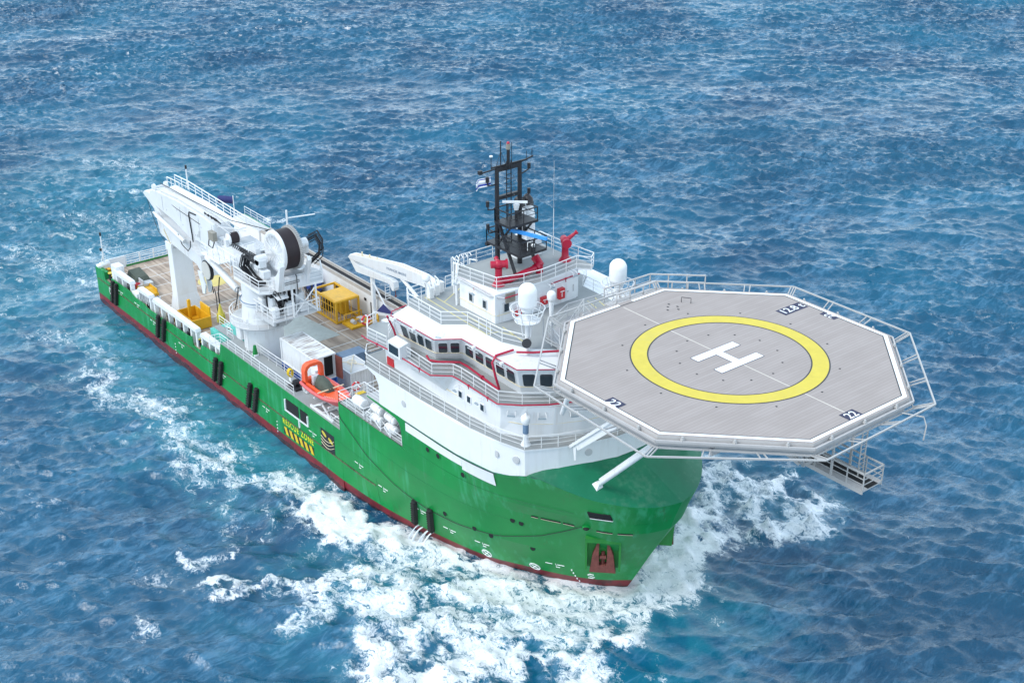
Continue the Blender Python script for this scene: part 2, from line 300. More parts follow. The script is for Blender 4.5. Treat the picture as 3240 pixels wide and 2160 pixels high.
FOAM=[
 ([(-23.6, -9.4), (-25.8, -10.4), (-27.8, -11.3), (-30.4, -12.3), (-33.1, -13.2), (-36.3, -14.0)],2.6,1),
 ([(-36.3, -14.0), (-39.3, -14.1), (-41.6, -14.6), (-43.9, -15.6), (-46.6, -16.5), (-48.6, -17.7)],3.2,0.62),
 ([(-46.8, -18.6), (-50.8, -18.4), (-54.2, -17.4), (-58.1, -15.3), (-61.8, -15.5), (-64.1, -16.8), (-66.1, -17.8), (-68.9, -19.0), (-72.0, -18.9), (-75.3, -18.0)],2.6,0.55),
 ([(-75.3, -18.0), (-77.8, -16.0), (-81.5, -16.2), (-86.2, -17.4), (-88.5, -19.4)],1.8,0.42),
 ([(-46.6, -16.5), (-51.2, -15.0), (-51.9, -11.8), (-52.0, -9.8)],1.5,0.35),
 ([(-37.0, -15.8), (-33.7, -15.6), (-30.6, -13.9), (-27.4, -12.8)],1.6,0.45),
 ([(-32.2, -16.4), (-27.3, -15.5), (-22.7, -13.8)],2.2,0.35),
 ([(-30.6, -26.0), (-29.3, -25.5), (-28.5, -24.3), (-28.3, -22.8), (-27.8, -21.5)],1.1,0.8),
 ([(-28.4, -22.8), (-27.0, -21.5), (-24.9, -20.8), (-23.3, -20.1), (-22.7, -21.2), (-23.8, -23.0)],1.7,0.6),
 ([(-37.2, -25.9), (-35.5, -25.5), (-34.0, -23.8), (-33.4, -22.1)],0.8,0.6),
 ([(-37.5, -30.1), (-36.1, -29.2), (-34.3, -28.1)],1.2,0.35),
 ([(-29.9, -32.8), (-28.8, -32.4)],0.8,0.5),
 ([(-25.2, -19.8), (-24.2, -17.0), (-23.4, -14.6), (-22.6, -11.6), (-21.6, -8.4), (-18.7, -6.8)],2.4,0.75),
 ([(-20.6, -7.2), (-17.8, -5.7), (-14.8, -4.4), (-12.3, -2.3), (-10.1, 0.0), (-9.2, 2.1), (-9.2, 5.1), (-10.0, 8.0), (-11.9, 11.0)],2.3,1),
 ([(-20.6, -16.8), (-18.9, -13.8), (-17.2, -10.7), (-14.8, -8.1), (-11.9, -5.9), (-9.5, -3.4), (-7.5, -0.5), (-6.6, 2.5)],2.9,0.8),
 ([(-19.4, -18.0), (-16.8, -16.5), (-14.9, -14.1), (-12.3, -11.8), (-10.6, -8.8)],2.1,0.7),
 ([(-12.7, -14.0), (-10.4, -12.8), (-9.1, -10.4), (-8.7, -7.3)],2.2,0.72),
 ([(-14.3, -20.2), (-12.7, -20.5), (-10.7, -19.5), (-9.0, -16.7), (-8.4, -13.5), (-6.1, -11.1), (-4.6, -8.1), (-4.1, -5.0)],2.2,0.85),
 ([(-9.3, -6.3), (-7.4, -3.4), (-6.2, 0.2), (-6.6, 3.5), (-8.2, 7.2), (-10.7, 10.3)],2.4,0.7),
 ([(-11.4, 10.5), (-13.0, 12.9), (-15.8, 16.3), (-19.2, 19.5)],1.4,0.8),
 ([(-18.6, 20.2), (-15.4, 19.2), (-13.9, 19.8), (-11.9, 21.7), (-9.4, 21.9), (-7.4, 21.0)],1.8,0.75),
 ([(-7.4, 21.0), (-6.2, 18.6), (-6.7, 16.9), (-6.9, 15.0), (-8.6, 15.1), (-11.4, 18.2)],2,0.85),
 ([(-15.9, 17.3), (-13.1, 17.3), (-10.0, 16.6)],1.2,0.45),
 ([(-12.9, 13.0), (-9.1, 11.3), (-6.4, 10.5)],1.4,0.55),
 ([(-10.5, 10.6), (-8.4, 9.5), (-6.2, 9.8)],1,0.4),
 ([(-0.1, 23.5), (1.3, 23.7)],0.6,0.5),
 ([(-131.9, 14.5), (-140.4, 15.8), (-144.2, 14.6), (-145.1, 11.7)],3,0.4),
 ([(-126.1, 12.1), (-128.1, 9.6), (-129.2, 6.7)],1.5,0.5),
 ([(-114.0, 4.0), (-119.2, 3.1), (-117.8, -0.7), (-123.4, -2.2)],3.5,0.38),
 ([(-116.1, 6.9), (-109.6, -1.0), (-107.0, -5.2), (-101.7, -10.2), (-106.2, -11.3)],4,0.38),
 ([(-96.6, -8.3), (-100.6, -8.9), (-108.4, -9.3), (-113.5, -10.8), (-114.2, -14.1)],3.5,0.38),
 ([(-93.1, -10.4), (-99.0, -11.3), (-102.7, -13.7), (-98.2, -18.6)],3,0.3),
 ([(-106.0, 19.3), (-104.8, 20.7), (-102.6, 21.2)],1.5,0.55),
 ([(-120.7, 9.7), (-124.4, 14.1)],1.5,0.3),
 ([(-91.4, -10.3), (-78.6, -11.8), (-66.9, -12.6), (-55.1, -13.0), (-45.1, -12.7), (-36.2, -11.4), (-29.2, -9.4), (-23.3, -8.5)],0.5,0.35),
 ([(-45.3, -11.6), (-41.1, -10.3), (-38.8, -9.8)],1.2,0.2),
 ([(-27.4, -12.8), (-24.8, -12.4), (-22.4, -11.4), (-20.2, -10.7)],1.8,0.5),
 ([(-32.2, -13.8), (-28.2, -13.7), (-24.3, -12.7)],1.3,0.5),
 ([(-37.3, -16.2), (-35.4, -19.4), (-34.1, -20.9)],1,0.4),
 ([(-39.1, -19.5), (-37.1, -21.4)],1.2,0.38),
 ([(-55.7, -20.6), (-59.2, -22.2), (-59.2, -24.9)],0.8,0.3),
 ([(-52.9, -32.1), (-50.2, -31.1)],0.9,0.3),
 ([(-61.5, -31.8), (-59.4, -33.0)],1,0.35),
 ([(-15.2, -18.8), (-13.5, -17.5), (-13.6, -15.9)],2,0.6),
 ([(-13.1, -21.8), (-13.9, -20.4), (-15.0, -20.1)],1.3,0.8),
 ([(-8.0, -1.9), (-7.9, 0.9), (-7.4, 3.4), (-8.0, 6.5)],2.2,0.9),
 ([(-9.2, 3.1), (-9.6, 6.5), (-11.2, 9.7), (-12.9, 11.9)],2.2,1),
 ([(-12.3, -9.2), (-10.2, -7.4), (-9.3, -4.5)],2,0.75),
 ([(-92.8, -12.1), (-90.0, -16.5)],1.5,0.3),
 ([(-78.8, -13.8), (-71.5, -15.0), (-66.2, -14.9)],1.6,0.3),
]
AER=[
 ([(-84.1, -13.0), (-72.4, -14.5), (-64.8, -13.1), (-55.7, -13.7)],5,0.7),
 ([(-55.1, -14.4), (-48.1, -13.8), (-42.9, -12.5)],5.5,1),
 ([(-43.2, -12.8), (-39.0, -12.5), (-36.2, -11.4)],3.5,0.7),
 ([(-128.3, 12.5), (-122.6, 4.5), (-112.2, -4.2), (-102.7, -11.5), (-100.1, -16.9)],14,0.5),
 ([(-141.5, 12.7), (-139.0, 2.6), (-124.7, -9.2)],12,0.3),
 ([(-21.7, -14.4), (-16.3, -9.6), (-10.6, -5.2), (-7.0, 1.0)],7,0.7),
 ([(-17.0, 18.4), (-11.9, 17.6), (-9.0, 19.0)],5,0.45),
]

def stroke_field(X,Y,strokes,rng,wn):
    F=np.zeros_like(X)
    for pts,wd,st in strokes:
        for (x0,y0),(x1,y1) in zip(pts[:-1],pts[1:]):
            m=(X>min(x0,x1)-2.6*wd)&(X<max(x0,x1)+2.6*wd)&(Y>min(y0,y1)-2.6*wd)&(Y<max(y0,y1)+2.6*wd)
            if not m.any(): continue
            xx=X[m];yy=Y[m]; dx,dy=x1-x0,y1-y0; L2=dx*dx+dy*dy+1e-9
            t=np.clip(((xx-x0)*dx+(yy-y0)*dy)/L2,0,1); d=np.hypot(xx-x0-t*dx,yy-y0-t*dy)
            v=st*np.exp(-(d/(wd*wn[m]))**2*.9)
            F[m]=np.maximum(F[m],v)
    return F
def build_sea():
    yaw=R(141.645); cx,cy=55.0,-62.46
    du=.34; u=np.arange(34,415,du); v=np.arange(-190,190,du)
    # rotated rectangular grid that covers the water around the ship
    U,Vv=np.meshgrid(u,v,indexing='ij'); ca,sa=np.cos(yaw),np.sin(yaw)
    X=cx+U*ca-Vv*sa; Y=cy+U*sa+Vv*ca
    WD=R(141)
    h=np.zeros_like(X); dx=h.copy(); dy=h.copy()
    gust,_,_=ocean_tile(256,397.,0,75,30,4,33,0); gst=np.clip(.92+.22*samp(gust,397.,X,Y),.55,1.3)
    for Nt,L,wd,lp,lm_,hs,sd_,spd in ((512,613.,WD-R(8),64,6,.75,17,8),(1024,311.,WD+R(12),24,1.2,.9,3,8),(1024,173.,WD-R(14),7.5,.5,.66,5,6),(1024,71.3,WD+R(16),2.4,.3,.37,9,4)):
        a,b,c=ocean_tile(Nt,L,wd,lp,lm_,hs,sd_,spd)
        g_=gst if lp<10 else 1.0; h+=samp(a,L,X,Y)*g_; dx+=samp(b,L,X,Y)*.62*g_; dy+=samp(c,L,X,Y)*.62*g_
    n1,_,_=ocean_tile(512,90.,0,9,1,4,21,0); n2,_,_=ocean_tile(512,41.,0,3.5,.5,4,22,0)
    a=samp(n1,90.,X,Y); b=samp(n2,41.,X,Y)
    wn=np.clip(1+.26*a+.16*b,.3,1.8)
    ox=.8*samp(n1,90.,X+37,Y-11)+.4*samp(n2,41.,X+9,Y+5); oy=.7*samp(n1,90.,X-23,Y+31)+.35*samp(n2,41.,X-14,Y+17)
    F=stroke_field(X+ox,Y+oy,FOAM,None,wn)
    A=stroke_field(X+ox*1.5,Y+oy*1.5,AER,None,np.clip(wn,.6,1.6))
    # wave calming next to the lee side of the hull and bow wave lift
    lift=stroke_field(X,Y,[(p_,w_*1.3,s_) for p_,w_,s_ in FOAM if s_>.65],None,np.ones_like(X))
    h=h+.75*lift+lift*.28*b+F*.22*np.abs(b)
    edge=np.minimum.reduce([U-u[0],u[-1]-U,Vv-v[0],v[-1]-Vv]); tp=np.clip(edge/12,0,1)
    # patches of wind-ruffled and smoother water, at wave-group scale
    slope=np.hypot(*np.gradient(h,du))
    crest=np.clip((h-1.02)*1.8,0,1)*np.clip(slope*1.4,0,1)
    F=np.maximum(F,crest*.38)
    # the hull calms the waves right beside it and rides slightly deeper than the mean level
    near=stroke_field(X,Y,[([(-91,0),(-30,0)],13.5,1.0),([(-30,0),(-12,0)],10.5,1.0)],None,np.ones_like(X))
    calm=1-.62*np.clip(near*1.5,0,1); h=h*calm+.55*np.clip(near*1.6,0,1); dx*=calm; dy*=calm
    h*=tp; dx*=tp; dy*=tp
    nu,nv=X.shape; co=np.stack([X+dx,Y+dy,h],-1).astype(np.float32).reshape(-1)
    me=bpy.data.meshes.new('sea'); nvt=nu*nv; nf=(nu-1)*(nv-1)
    idx=np.arange(nvt).reshape(nu,nv); q=np.stack([idx[:-1,:-1],idx[1:,:-1],idx[1:,1:],idx[:-1,1:]],-1).reshape(-1).astype(np.int32)
    # outer sheet to the horizon, joined to the border of the detailed grid
    bx=[]; corners=[(u[0],v[0]),(u[-1],v[0]),(u[-1],v[-1]),(u[0],v[-1])]
    me.vertices.add(nvt+4); far=[(u[0]-4000,v[0]-4000),(u[-1]+5000,v[0]-4000),(u[-1]+5000,v[-1]+4000),(u[0]-4000,v[-1]+4000)]
    ex=[]
    for uu,vv in far: ex+= [cx+uu*ca-vv*sa,cy+uu*sa+vv*ca,0]
    me.vertices.foreach_set('co',np.concatenate([co,np.array(ex,np.float32)]))
    sides=[idx[:,0],idx[-1,:],idx[::-1,-1],idx[0,::-1]]
    loops=[q]; starts=list()
    extra=[]
    for i,s_ in enumerate(sides):
        a_=nvt+i; b_=nvt+(i+1)%4
        extra.append(np.concatenate([s_[::-1],[a_,b_]]).astype(np.int32))
    tot=[4]*nf
    loop=np.concatenate([q]+extra); st=np.concatenate([np.arange(nf)*4, nf*4+np.cumsum([0]+[len(e) for e in extra])[:-1]]).astype(np.int32)
    me.loops.add(len(loop)); me.loops.foreach_set('vertex_index',loop); me.polygons.add(nf+4); me.polygons.foreach_set('loop_start',st)
    me.polygons.foreach_set('use_smooth',np.ones(nf+4,bool))
    me.update(calc_edges=True)
    for nm,arr in (('foam',F),('aer',A)):
        at=me.attributes.new(nm,'FLOAT','POINT'); at.data.foreach_set('value',np.concatenate([arr.reshape(-1),np.zeros(4)]).astype(np.float32))
    o=bpy.data.objects.new('sea',me); C.objects.link(o); tag(o,'blue choppy open sea with white foam around the green ship','sea',kind='structure')
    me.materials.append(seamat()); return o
def seamat():
    m,nt,b=mk('sea_water'); L=nt.links; tc=N(nt,'ShaderNodeTexCoord'); P=tc.outputs['Object']
    def noise(scale,det,rough,vec=P,dist=0,mapping=None):
        if mapping:
            mp=N(nt,'ShaderNodeMapping'); mp.inputs['Rotation'].default_value=(0,0,mapping[0]); mp.inputs['Scale'].default_value=mapping[1]; L.new(vec,mp.inputs[0]); vec=mp.outputs[0]
        n=N(nt,'ShaderNodeTexNoise'); n.inputs['Scale'].default_value=scale; n.inputs['Detail'].default_value=det; n.inputs['Roughness'].default_value=rough; n.inputs['Distortion'].default_value=dist; L.new(vec,n.inputs['Vector']); return n
    def math_(op,a,b_=None,c=None,clamp=False):
        x=N(nt,'ShaderNodeMath',operation=op,use_clamp=clamp)
        for i,q in enumerate((a,b_,c)):
            if q is None: continue
            if isinstance(q,(int,float)): x.inputs[i].default_value=q
            else: L.new(q,x.inputs[i])
        return x.outputs[0]
    F=N(nt,'ShaderNodeAttribute',attribute_name='foam').outputs['Fac']; A=N(nt,'ShaderNodeAttribute',attribute_name='aer').outputs['Fac']
    # ripples below the mesh resolution
    rot=-R(141)
    r1=noise(1.0,5,.62,mapping=(rot,(1.9,.55,1)),dist=.5); r2=noise(3.4,4,.6,mapping=(rot+.4,(1.3,.7,1)),dist=.4)
    hgt=math_('ADD',math_('MULTIPLY',r1.outputs[0],.20),math_('MULTIPLY',r2.outputs[0],.075))
    bp=N(nt,'ShaderNodeBump'); bp.inputs['Distance'].default_value=1.0; L.new(hgt,bp.inputs['Height'])
    gn=noise(.016,4,.55,mapping=(rot,(1.0,.6,1)),dist=.6); gm=N(nt,'ShaderNodeMapRange'); L.new(gn.outputs[0],gm.inputs[0]); gm.inputs[1].default_value=.35; gm.inputs[2].default_value=.65; gm.inputs[3].default_value=.25; gm.inputs[4].default_value=1.0; L.new(gm.outputs[0],bp.inputs['Strength'])
    # foam lace
    wrp=noise(.5,5,.6,dist=.3); vm=N(nt,'ShaderNodeVectorMath',operation='MULTIPLY_ADD'); L.new(wrp.outputs['Color'],vm.inputs[0]); vm.inputs[1].default_value=(3.2,3.2,0); L.new(P,vm.inputs[2])
    wrp2=noise(2.2,4,.6); vm2=N(nt,'ShaderNodeVectorMath',operation='MULTIPLY_ADD'); L.new(wrp2.outputs['Color'],vm2.inputs[0]); vm2.inputs[1].default_value=(.8,.8,0); L.new(vm.outputs[0],vm2.inputs[2])
    def rid(scale,k,vec,det=3):
        n=noise(scale,det,.55,vec=vec).outputs[0]
        return math_('SUBTRACT',1,math_('MULTIPLY',math_('ABSOLUTE',math_('SUBTRACT',n,.5)),k),clamp=True)
    def lace(scale):
        v=N(nt,'ShaderNodeTexVoronoi',feature='DISTANCE_TO_EDGE',voronoi_dimensions='2D'); v.inputs['Scale'].default_value=scale; L.new(vm2.outputs[0],v.inputs['Vector'])
        return math_('SUBTRACT',1,math_('MULTIPLY',v.outputs['Distance'],7.0,clamp=True),clamp=True)
    l1=lace(.40); l2=lace(1.05); SM=N(nt,'ShaderNodeMapping'); SM.inputs['Rotation'].default_value=(0,0,-.12); SM.inputs['Scale'].default_value=(.42,1.25,1); L.new(vm2.outputs[0],SM.inputs[0]); SV=SM.outputs[0]; r_1=rid(.62,9,SV); r_2=rid(1.9,7,SV,4)
    lc=math_('MAXIMUM',math_('MAXIMUM',l1,math_('MULTIPLY',l2,.85)),math_('MAXIMUM',math_('MULTIPLY',r_1,.9),math_('MULTIPLY',r_2,.75)))
    cl=noise(.95,8,.72,vec=SV).outputs[0]; fine=noise(3.8,6,.72,vec=SV).outputs[0]
    # thin foam: filaments whose number grows with the stroke strength
    gate=math_('MULTIPLY',F,4.0,clamp=True)
    tv=math_('ADD',math_('ADD',math_('MULTIPLY',F,.95),math_('MULTIPLY',lc,.42)),math_('ADD',math_('MULTIPLY',math_('SUBTRACT',cl,.5),1.3),math_('MULTIPLY',math_('SUBTRACT',fine,.5),.7)))
    m1=N(nt,'ShaderNodeMapRange',interpolation_type='SMOOTHSTEP'); L.new(tv,m1.inputs[0]); m1.inputs[1].default_value=.60; m1.inputs[2].default_value=1.08
    thin=math_('MULTIPLY',m1.outputs[0],.85)
    v=math_('ADD',math_('MULTIPLY',F,1.0),math_('ADD',math_('MULTIPLY',math_('SUBTRACT',cl,.5),1.7),math_('MULTIPLY',math_('SUBTRACT',fine,.5),2.1)))
    m2=N(nt,'ShaderNodeMapRange',interpolation_type='SMOOTHSTEP'); L.new(v,m2.inputs[0]); m2.inputs[1].default_value=.74; m2.inputs[2].default_value=1.12
    mask=math_('MULTIPLY',math_('MAXIMUM',thin,m2.outputs[0]),gate,clamp=True)
    # water colour
    n3=noise(.035,3,.5)
    deep=ramp(nt,n3.outputs[0],[(.35,(.001,.050,.112)),(.65,(.002,.094,.172))])
    mxa=N(nt,'ShaderNodeMixRGB'); an=math_('MULTIPLY',A,math_('ADD',.25,cl),clamp=True); L.new(math_('MULTIPLY',an,.75),mxa.inputs[0]); 
    # pale sky sheen painted into the water colour as streaks along the crests
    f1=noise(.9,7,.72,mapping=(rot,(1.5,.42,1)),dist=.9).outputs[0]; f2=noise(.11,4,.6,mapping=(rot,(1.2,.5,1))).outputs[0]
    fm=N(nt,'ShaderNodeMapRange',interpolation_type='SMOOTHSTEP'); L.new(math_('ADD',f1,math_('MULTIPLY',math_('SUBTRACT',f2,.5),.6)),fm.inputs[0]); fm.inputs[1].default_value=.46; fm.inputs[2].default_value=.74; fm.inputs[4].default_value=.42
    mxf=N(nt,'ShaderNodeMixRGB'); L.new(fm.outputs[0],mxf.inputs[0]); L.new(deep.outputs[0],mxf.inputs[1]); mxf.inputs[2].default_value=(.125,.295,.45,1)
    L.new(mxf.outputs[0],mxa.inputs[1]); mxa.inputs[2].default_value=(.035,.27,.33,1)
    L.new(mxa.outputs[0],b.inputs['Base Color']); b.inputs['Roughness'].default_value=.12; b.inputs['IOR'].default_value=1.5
    L.new(bp.outputs[0],b.inputs['Normal'])
    fb=N(nt,'ShaderNodeBsdfPrincipled'); fb.inputs['Base Color'].default_value=(.90,.92,.93,1); fb.inputs['Roughness'].default_value=.75
    bp2=N(nt,'ShaderNodeBump'); bp2.inputs['Strength'].default_value=.35; bp2.inputs['Distance'].default_value=.22; L.new(math_('ADD',v,hgt),bp2.inputs['Height']); L.new(bp2.outputs[0],fb.inputs['Normal'])
    ms=N(nt,'ShaderNodeMixShader'); L.new(mask,ms.inputs[0]); L.new(b.outputs[0],ms.inputs[1]); L.new(fb.outputs[0],ms.inputs[2])
    out=[n for n in nt.nodes if n.type=='OUTPUT_MATERIAL'][0]; L.new(ms.outputs[0],out.inputs[0])
    return m
SEA=build_sea()
# ---------------- the ship: hull ----------------
ship=empty('supply_ship',(0,0,0),'green and white offshore supply ship with an octagonal grey helideck over its bow','ship')
A_Z=6.95; B_Z=9.75; C_Z=12.5; D_Z=15.4; E_Z=18.2; T_Z=21.15; H_Z=23.85; MAIN=4.1
LEV=[ # z, half plan from x=-36 to the stem
 (-3.5,[(-36,9.0),(-30,7.6),(-24,5.6),(-20,3.9),(-16,2.2),(-13,.9),(-11.5,.02)]),
 (1.5,[(-36,9.98),(-32,9.75),(-28,9.25),(-23,8.2),(-18.6,7.0),(-15.3,5.3),(-12.6,3.8),(-10.3,2.0),(-8.6,.02)]),
 (5.0,[(-36,10),(-31,10),(-26,9.75),(-21,9.05),(-17,7.95),(-14,6.6),(-11.2,4.7),(-8.2,2.6),(-6.7,.02)]),
 (8.7,[(-36,10),(-30,10),(-24,9.98),(-19.5,9.6),(-16,8.7),(-12.8,7.25),(-10.2,5.8),(-7.3,4.2),(-5.35,2.2),(-4.6,.02)]),
 (12.0,[(-36,10),(-30,10),(-24,10),(-18.5,9.92),(-14.5,9.35),(-11.2,8.2),(-8.6,6.75),(-6.6,5.2),(-5.0,3.5),(-3.95,1.75),(-3.55,.02)]),
]
def catmull(pts,n):
    P=[V((a,b,0)) for a,b in pts]; out=[]
    for i in range(len(P)-1):
        p0=P[max(i-1,0)];p1=P[i];p2=P[i+1];p3=P[min(i+2,len(P)-1)]
        for k in range(12):
            t=k/12; out.append(.5*((2*p1)+(p2-p0)*t+(2*p0-5*p1+4*p2-p3)*t*t+(-p0+3*p1-3*p2+p3)*t**3))
    out.append(P[-1]); L=[0]
    for a,b in zip(out,out[1:]): L.append(L[-1]+(b-a).length)
    r=[]; j=0
    for k in range(n):
        s=L[-1]*k/(n-1)
        while j<len(L)-2 and L[j+1]<s: j+=1
        t=(s-L[j])/max(L[j+1]-L[j],1e-9); q=out[j].lerp(out[j+1],t); r.append((q.x,max(q.y,0)))
    r[-1]=(pts[-1][0],0.0); return r
NS=60
CUR=[(z,catmull(p,NS)) for z,p in LEV]
def level(z):
    if z<=CUR[0][0]: return CUR[0][1]
    for (z0,a),(z1,b) in zip(CUR,CUR[1:]):
        if z<=z1: t=(z-z0)/(z1-z0); return [(p[0]*(1-t)+q[0]*t,p[1]*(1-t)+q[1]*t) for p,q in zip(a,b)]
    return CUR[-1][1]
def hb(x,z):
    """half breadth of the hull at x,z"""
    c=level(z)
    if x<=c[0][0]: return c[0][1]
    for a,b in zip(c,c[1:]):
        if a[0]<=x<=b[0]: return a[1]+(b[1]-a[1])*(x-a[0])/max(b[0]-a[0],1e-9)
    return 0
hull=MB()   # materials: 0 green 1 red 2 whaleback 3 white
RB=1.75
def topz(x):   # sheer of the bow part, crease of the whaleback
    pts=[(-26,12.5),(-16.5,12.5),(-14,12.5),(-12.6,12.85),(-11.2,13.3),(-9,12.7),(-7.2,12.15),(-5.4,11.8),(-3.55,11.55)]
    if x<=-26: return 12.5
    for a,b in zip(pts,pts[1:]):
        if x<=b[0]: return a[1]+(b[1]-a[1])*(x-a[0])/(b[0]-a[0])
    return 11.55
for sgn in (-1,1):
    zs=[-3.5,-1,0,.9,RB,2.6,3.8,5,6.2,7.5,8.7,B_Z]
    rows=[[(x,sgn*y,z) for x,y in level(z)] for z in zs]
    for r0,r1,z0 in zip(rows,rows[1:],zs):
        n=len(r0); vs=r0+r1; fs=[(i,i+1,n+i+1,n+i) for i in range(n-1)]
        if sgn>0: fs=[f[::-1] for f in fs]
        hull.add(vs,fs,4 if z0<.85 else 1 if z0<RB-.01 else 0,True)
    # bow above the raft deck
    cur=[p for p in level(B_Z)if p[0]>=-26]; 
    xs=[(-26,10.0)]
    K=44
    def cr(z): 
        c=[p for p in level(z) if p[0]>-26]; return catmull([(-26,10.0)]+[c[i] for i in range(0,len(c)-1,3)]+[c[-1]],K)
    base=cr(B_Z); rr=[[(x,sgn*y,B_Z) for x,y in base]]
    top=cr(12.0)
    for t in (.25,.5,.75,1.0):
        row=[]
        for (xa,ya),(xb,yb) in zip(base,top):
            zt=topz(xb); row.append((xa+(xb-xa)*t,sgn*(ya+(yb-ya)*t),B_Z+(zt-B_Z)*t))
        rr.append(row)
    CREASE=rr[-1] if sgn<0 else CREASE
    for r0,r1 in zip(rr,rr[1:]):
        n=len(r0); vs=r0+r1; fs=[(i,i+1,n+i+1,n+i) for i in range(n-1)]
        if sgn>0: fs=[f[::-1] for f in fs]
        hull.add(vs,fs,0,True)
# midbody: flat plating with its sheer line, cut-outs for the bollards
def plate_xz(poly,y,t,m):
    hull.exy(poly,y,y+t,m)
sheer=[(-91,5.05),(-88.6,5.25),(-88.45,4.15),(-86.7,4.15),(-86.4,5.0),(-81.6,5.1),(-80.2,4.75),(-77.6,4.8),(-76.8,4.55),(-66.5,4.95),(-65.75,5.2),(-65.6,4.2),(-63.9,4.2),(-63.6,5.0),(-59.4,5.3),(-58.9,6.9),(-36,6.9),(-36,RB),(-91,RB)]
for y,t in ((-10,.12),(10,-.12)):
    hull.exy([(a,b) for a,b in sheer][::-1] if y<0 else [(a,b) if not(-92<a<-59.0 and b>3) else (a,7.1) for a,b in sheer][::-1],y,y+t,0)
    wv=[(x,1.05+.12*math.sin(x*.9)+.1*math.sin(x*2.3)) for x in np.arange(-36,-91.01,-1.0)]
    hull.exy([(-91,wv[-1][1])]+wv[::-1][1:-1]+[(-36,.9),(-36,RB),(-91,RB)],y,y+t,1); hull.exy([(-91,-3.5),(-36,-3.5),(-36,.9)]+wv[1:-1]+[(-91,wv[-1][1])],y,y+t,4)
hull.bx(-91.05,-90.9,-9.9,9.9,RB,4.3,0); hull.bx(-91.05,-90.9,-9.9,9.9,-3.5,RB-.003,1)
hull.bx(-91.05,-88.6,-9.88,-9.4,4.1,5.0,0)
# raft opening: jamb step at x=-36..-26 up to 9.7 is in the loft; port side closed up to C deck
hull.bx(-36,-26,9.88,9.98,B_Z,C_Z,0)
hull.exy([(-31.2,12.5),(-31.2,12.4),(-26.9,12.12),(-26.45,11.9),(-26.2,11.6),(-26.1,11.0),(-25.95,9.75),(-25.9,12.5)],-10.0,-9.88,0)
hull.bx(-36.1,-35.98,-9.98,-8.4,A_Z,B_Z,0)
# whaleback: from the crease up to the front of the white house
WB_IN=[(-26,9.95),(-20,9.85),(-17.1,9.6),(-13.9,9.1),(-11.9,8.45),(-10.75,6.6),(-9.85,4.2),(-9.3,2.1),(-9.1,0)]
def on_in(t):
    Ls=[0]
    for a,b in zip(WB_IN,WB_IN[1:]): Ls.append(Ls[-1]+math.dist(a,b))
    s=t*Ls[-1]
    for i in range(len(Ls)-1):
        if s<=Ls[i+1]+1e-9: q=(s-Ls[i])/(Ls[i+1]-Ls[i]); a,b=WB_IN[i],WB_IN[i+1]; return a[0]+(b[0]-a[0])*q,a[1]+(b[1]-a[1])*q
def zin(x): 
    return 12.5 if x<-14 else 12.5+(x+14)/2.8*.8 if x<-11.2 else 13.3
for sgn in (-1,1):
    n=len(CREASE); outer=[V((x,sgn*abs(y),z)) for x,y,z in CREASE]; inner=[]
    for i in range(n):
        x,y=on_in((i/(n-1))**1.0); inner.append(V((x,sgn*y,zin(x)+.35*min(1,max(0,(x+12.5)/2))-.05)))
    rows=[[a.lerp(b,t) for a,b in zip(outer,inner)] for t in (0,.33,.66,1)]
    vs=[tuple(p) for r in rows for p in r]; fs=[(j*n+i,j*n+i+1,(j+1)*n+i+1,(j+1)*n+i) for j in range(3) for i in range(n-1)]
    if sgn>0: fs=[f[::-1] for f in fs]
    hull.add(vs,fs,2,True)
hullo=hull.build('hull',[MT['green'],MT['red'],MT['greendeck'],MT['white'],MT['redwet']],ship)
# seams, rubbing strake and draft marks on the starboard side
def hp(x,z,off=.03): 
    y=hb(x,z); 
    d=(hb(x+.3,z)-hb(x-.3,z))/.6
    nrm=V((-d,1,0)).normalized(); return V((x+nrm.x*off,-(y+nrm.y*off),z))
stk=MB()
for z,x0,x1 in ((3.75,-90.5,-30),):
    xs=np.arange(x0,x1,1.3)
    for i,x in enumerate(xs[:-1]):
        stk.beam(hp(x,z),hp(x+1.32,z),.08,.10)
stk.build('rubbing_strake',paint('strake_worn',(.10,.10,.06),.7,.7,3,dirt_amt=.5,dirt=(.22,.10,.04)),hullo)
for xa,xb in ((-12.6,-12.1),(-11.9,-10.5),(-10.3,-9.5),(-7.9,-6.9),(-6.6,-5.8)):
    sl=MB(); n=6; P_=[hp(xa+(xb-xa)*k/n,8.66,.02) for k in range(n+1)]; sl.tube(P_,.06,5,m=0); sl.tube([q-V((0,0,.08)) for q in P_],.025,4,m=1); sl.build('freeing_slot',[MT['dark'],MT['cream']],hullo)
fl=MB(); c=hp(-8.56,8.84,.02); fl.ball(c,.34,sz=.5,m=0); fl.ball(c+V((.12,-.12,0)),.26,sz=.5,m=1); fl.build('fairlead',[MT['green'],MT['dark']],hullo)
seam=MB()
for z,x0,x1 in ((5.6,-58,-30),(7.6,-34,-14),(10.2,-26,-9)):
    xs=np.linspace(x0,x1,26); seam.tube([hp(x,z,.004) for x in xs],.014,4)
for x in (-70,-62,-54,-47,-38.6,-30.5): seam.tube([hp(x,z,.004) for z in (2,3,4.6)],.014,4)
# a loose line hanging in a long curve along the side
RP=[(-36,8.6),(-35.7,8.25),(-31.8,6.42),(-27.8,5.37),(-23.5,4.75),(-20,4.75),(-16.05,5.27),(-12.4,6.6),(-10.5,7.7),(-8.9,8.75)]
rope=MB(); rope.tube([hp(float(np.interp(t,range(10),[q[0] for q in RP])),float(np.interp(t,range(10),[q[1] for q in RP])),.06) for t in np.linspace(0,9,60)],.026,5)
rope.build('hanging_line',MT['hose'],hullo)
seam.build('plate_seam',paint('seam_green',(.003,.14,.045),.5),hullo)
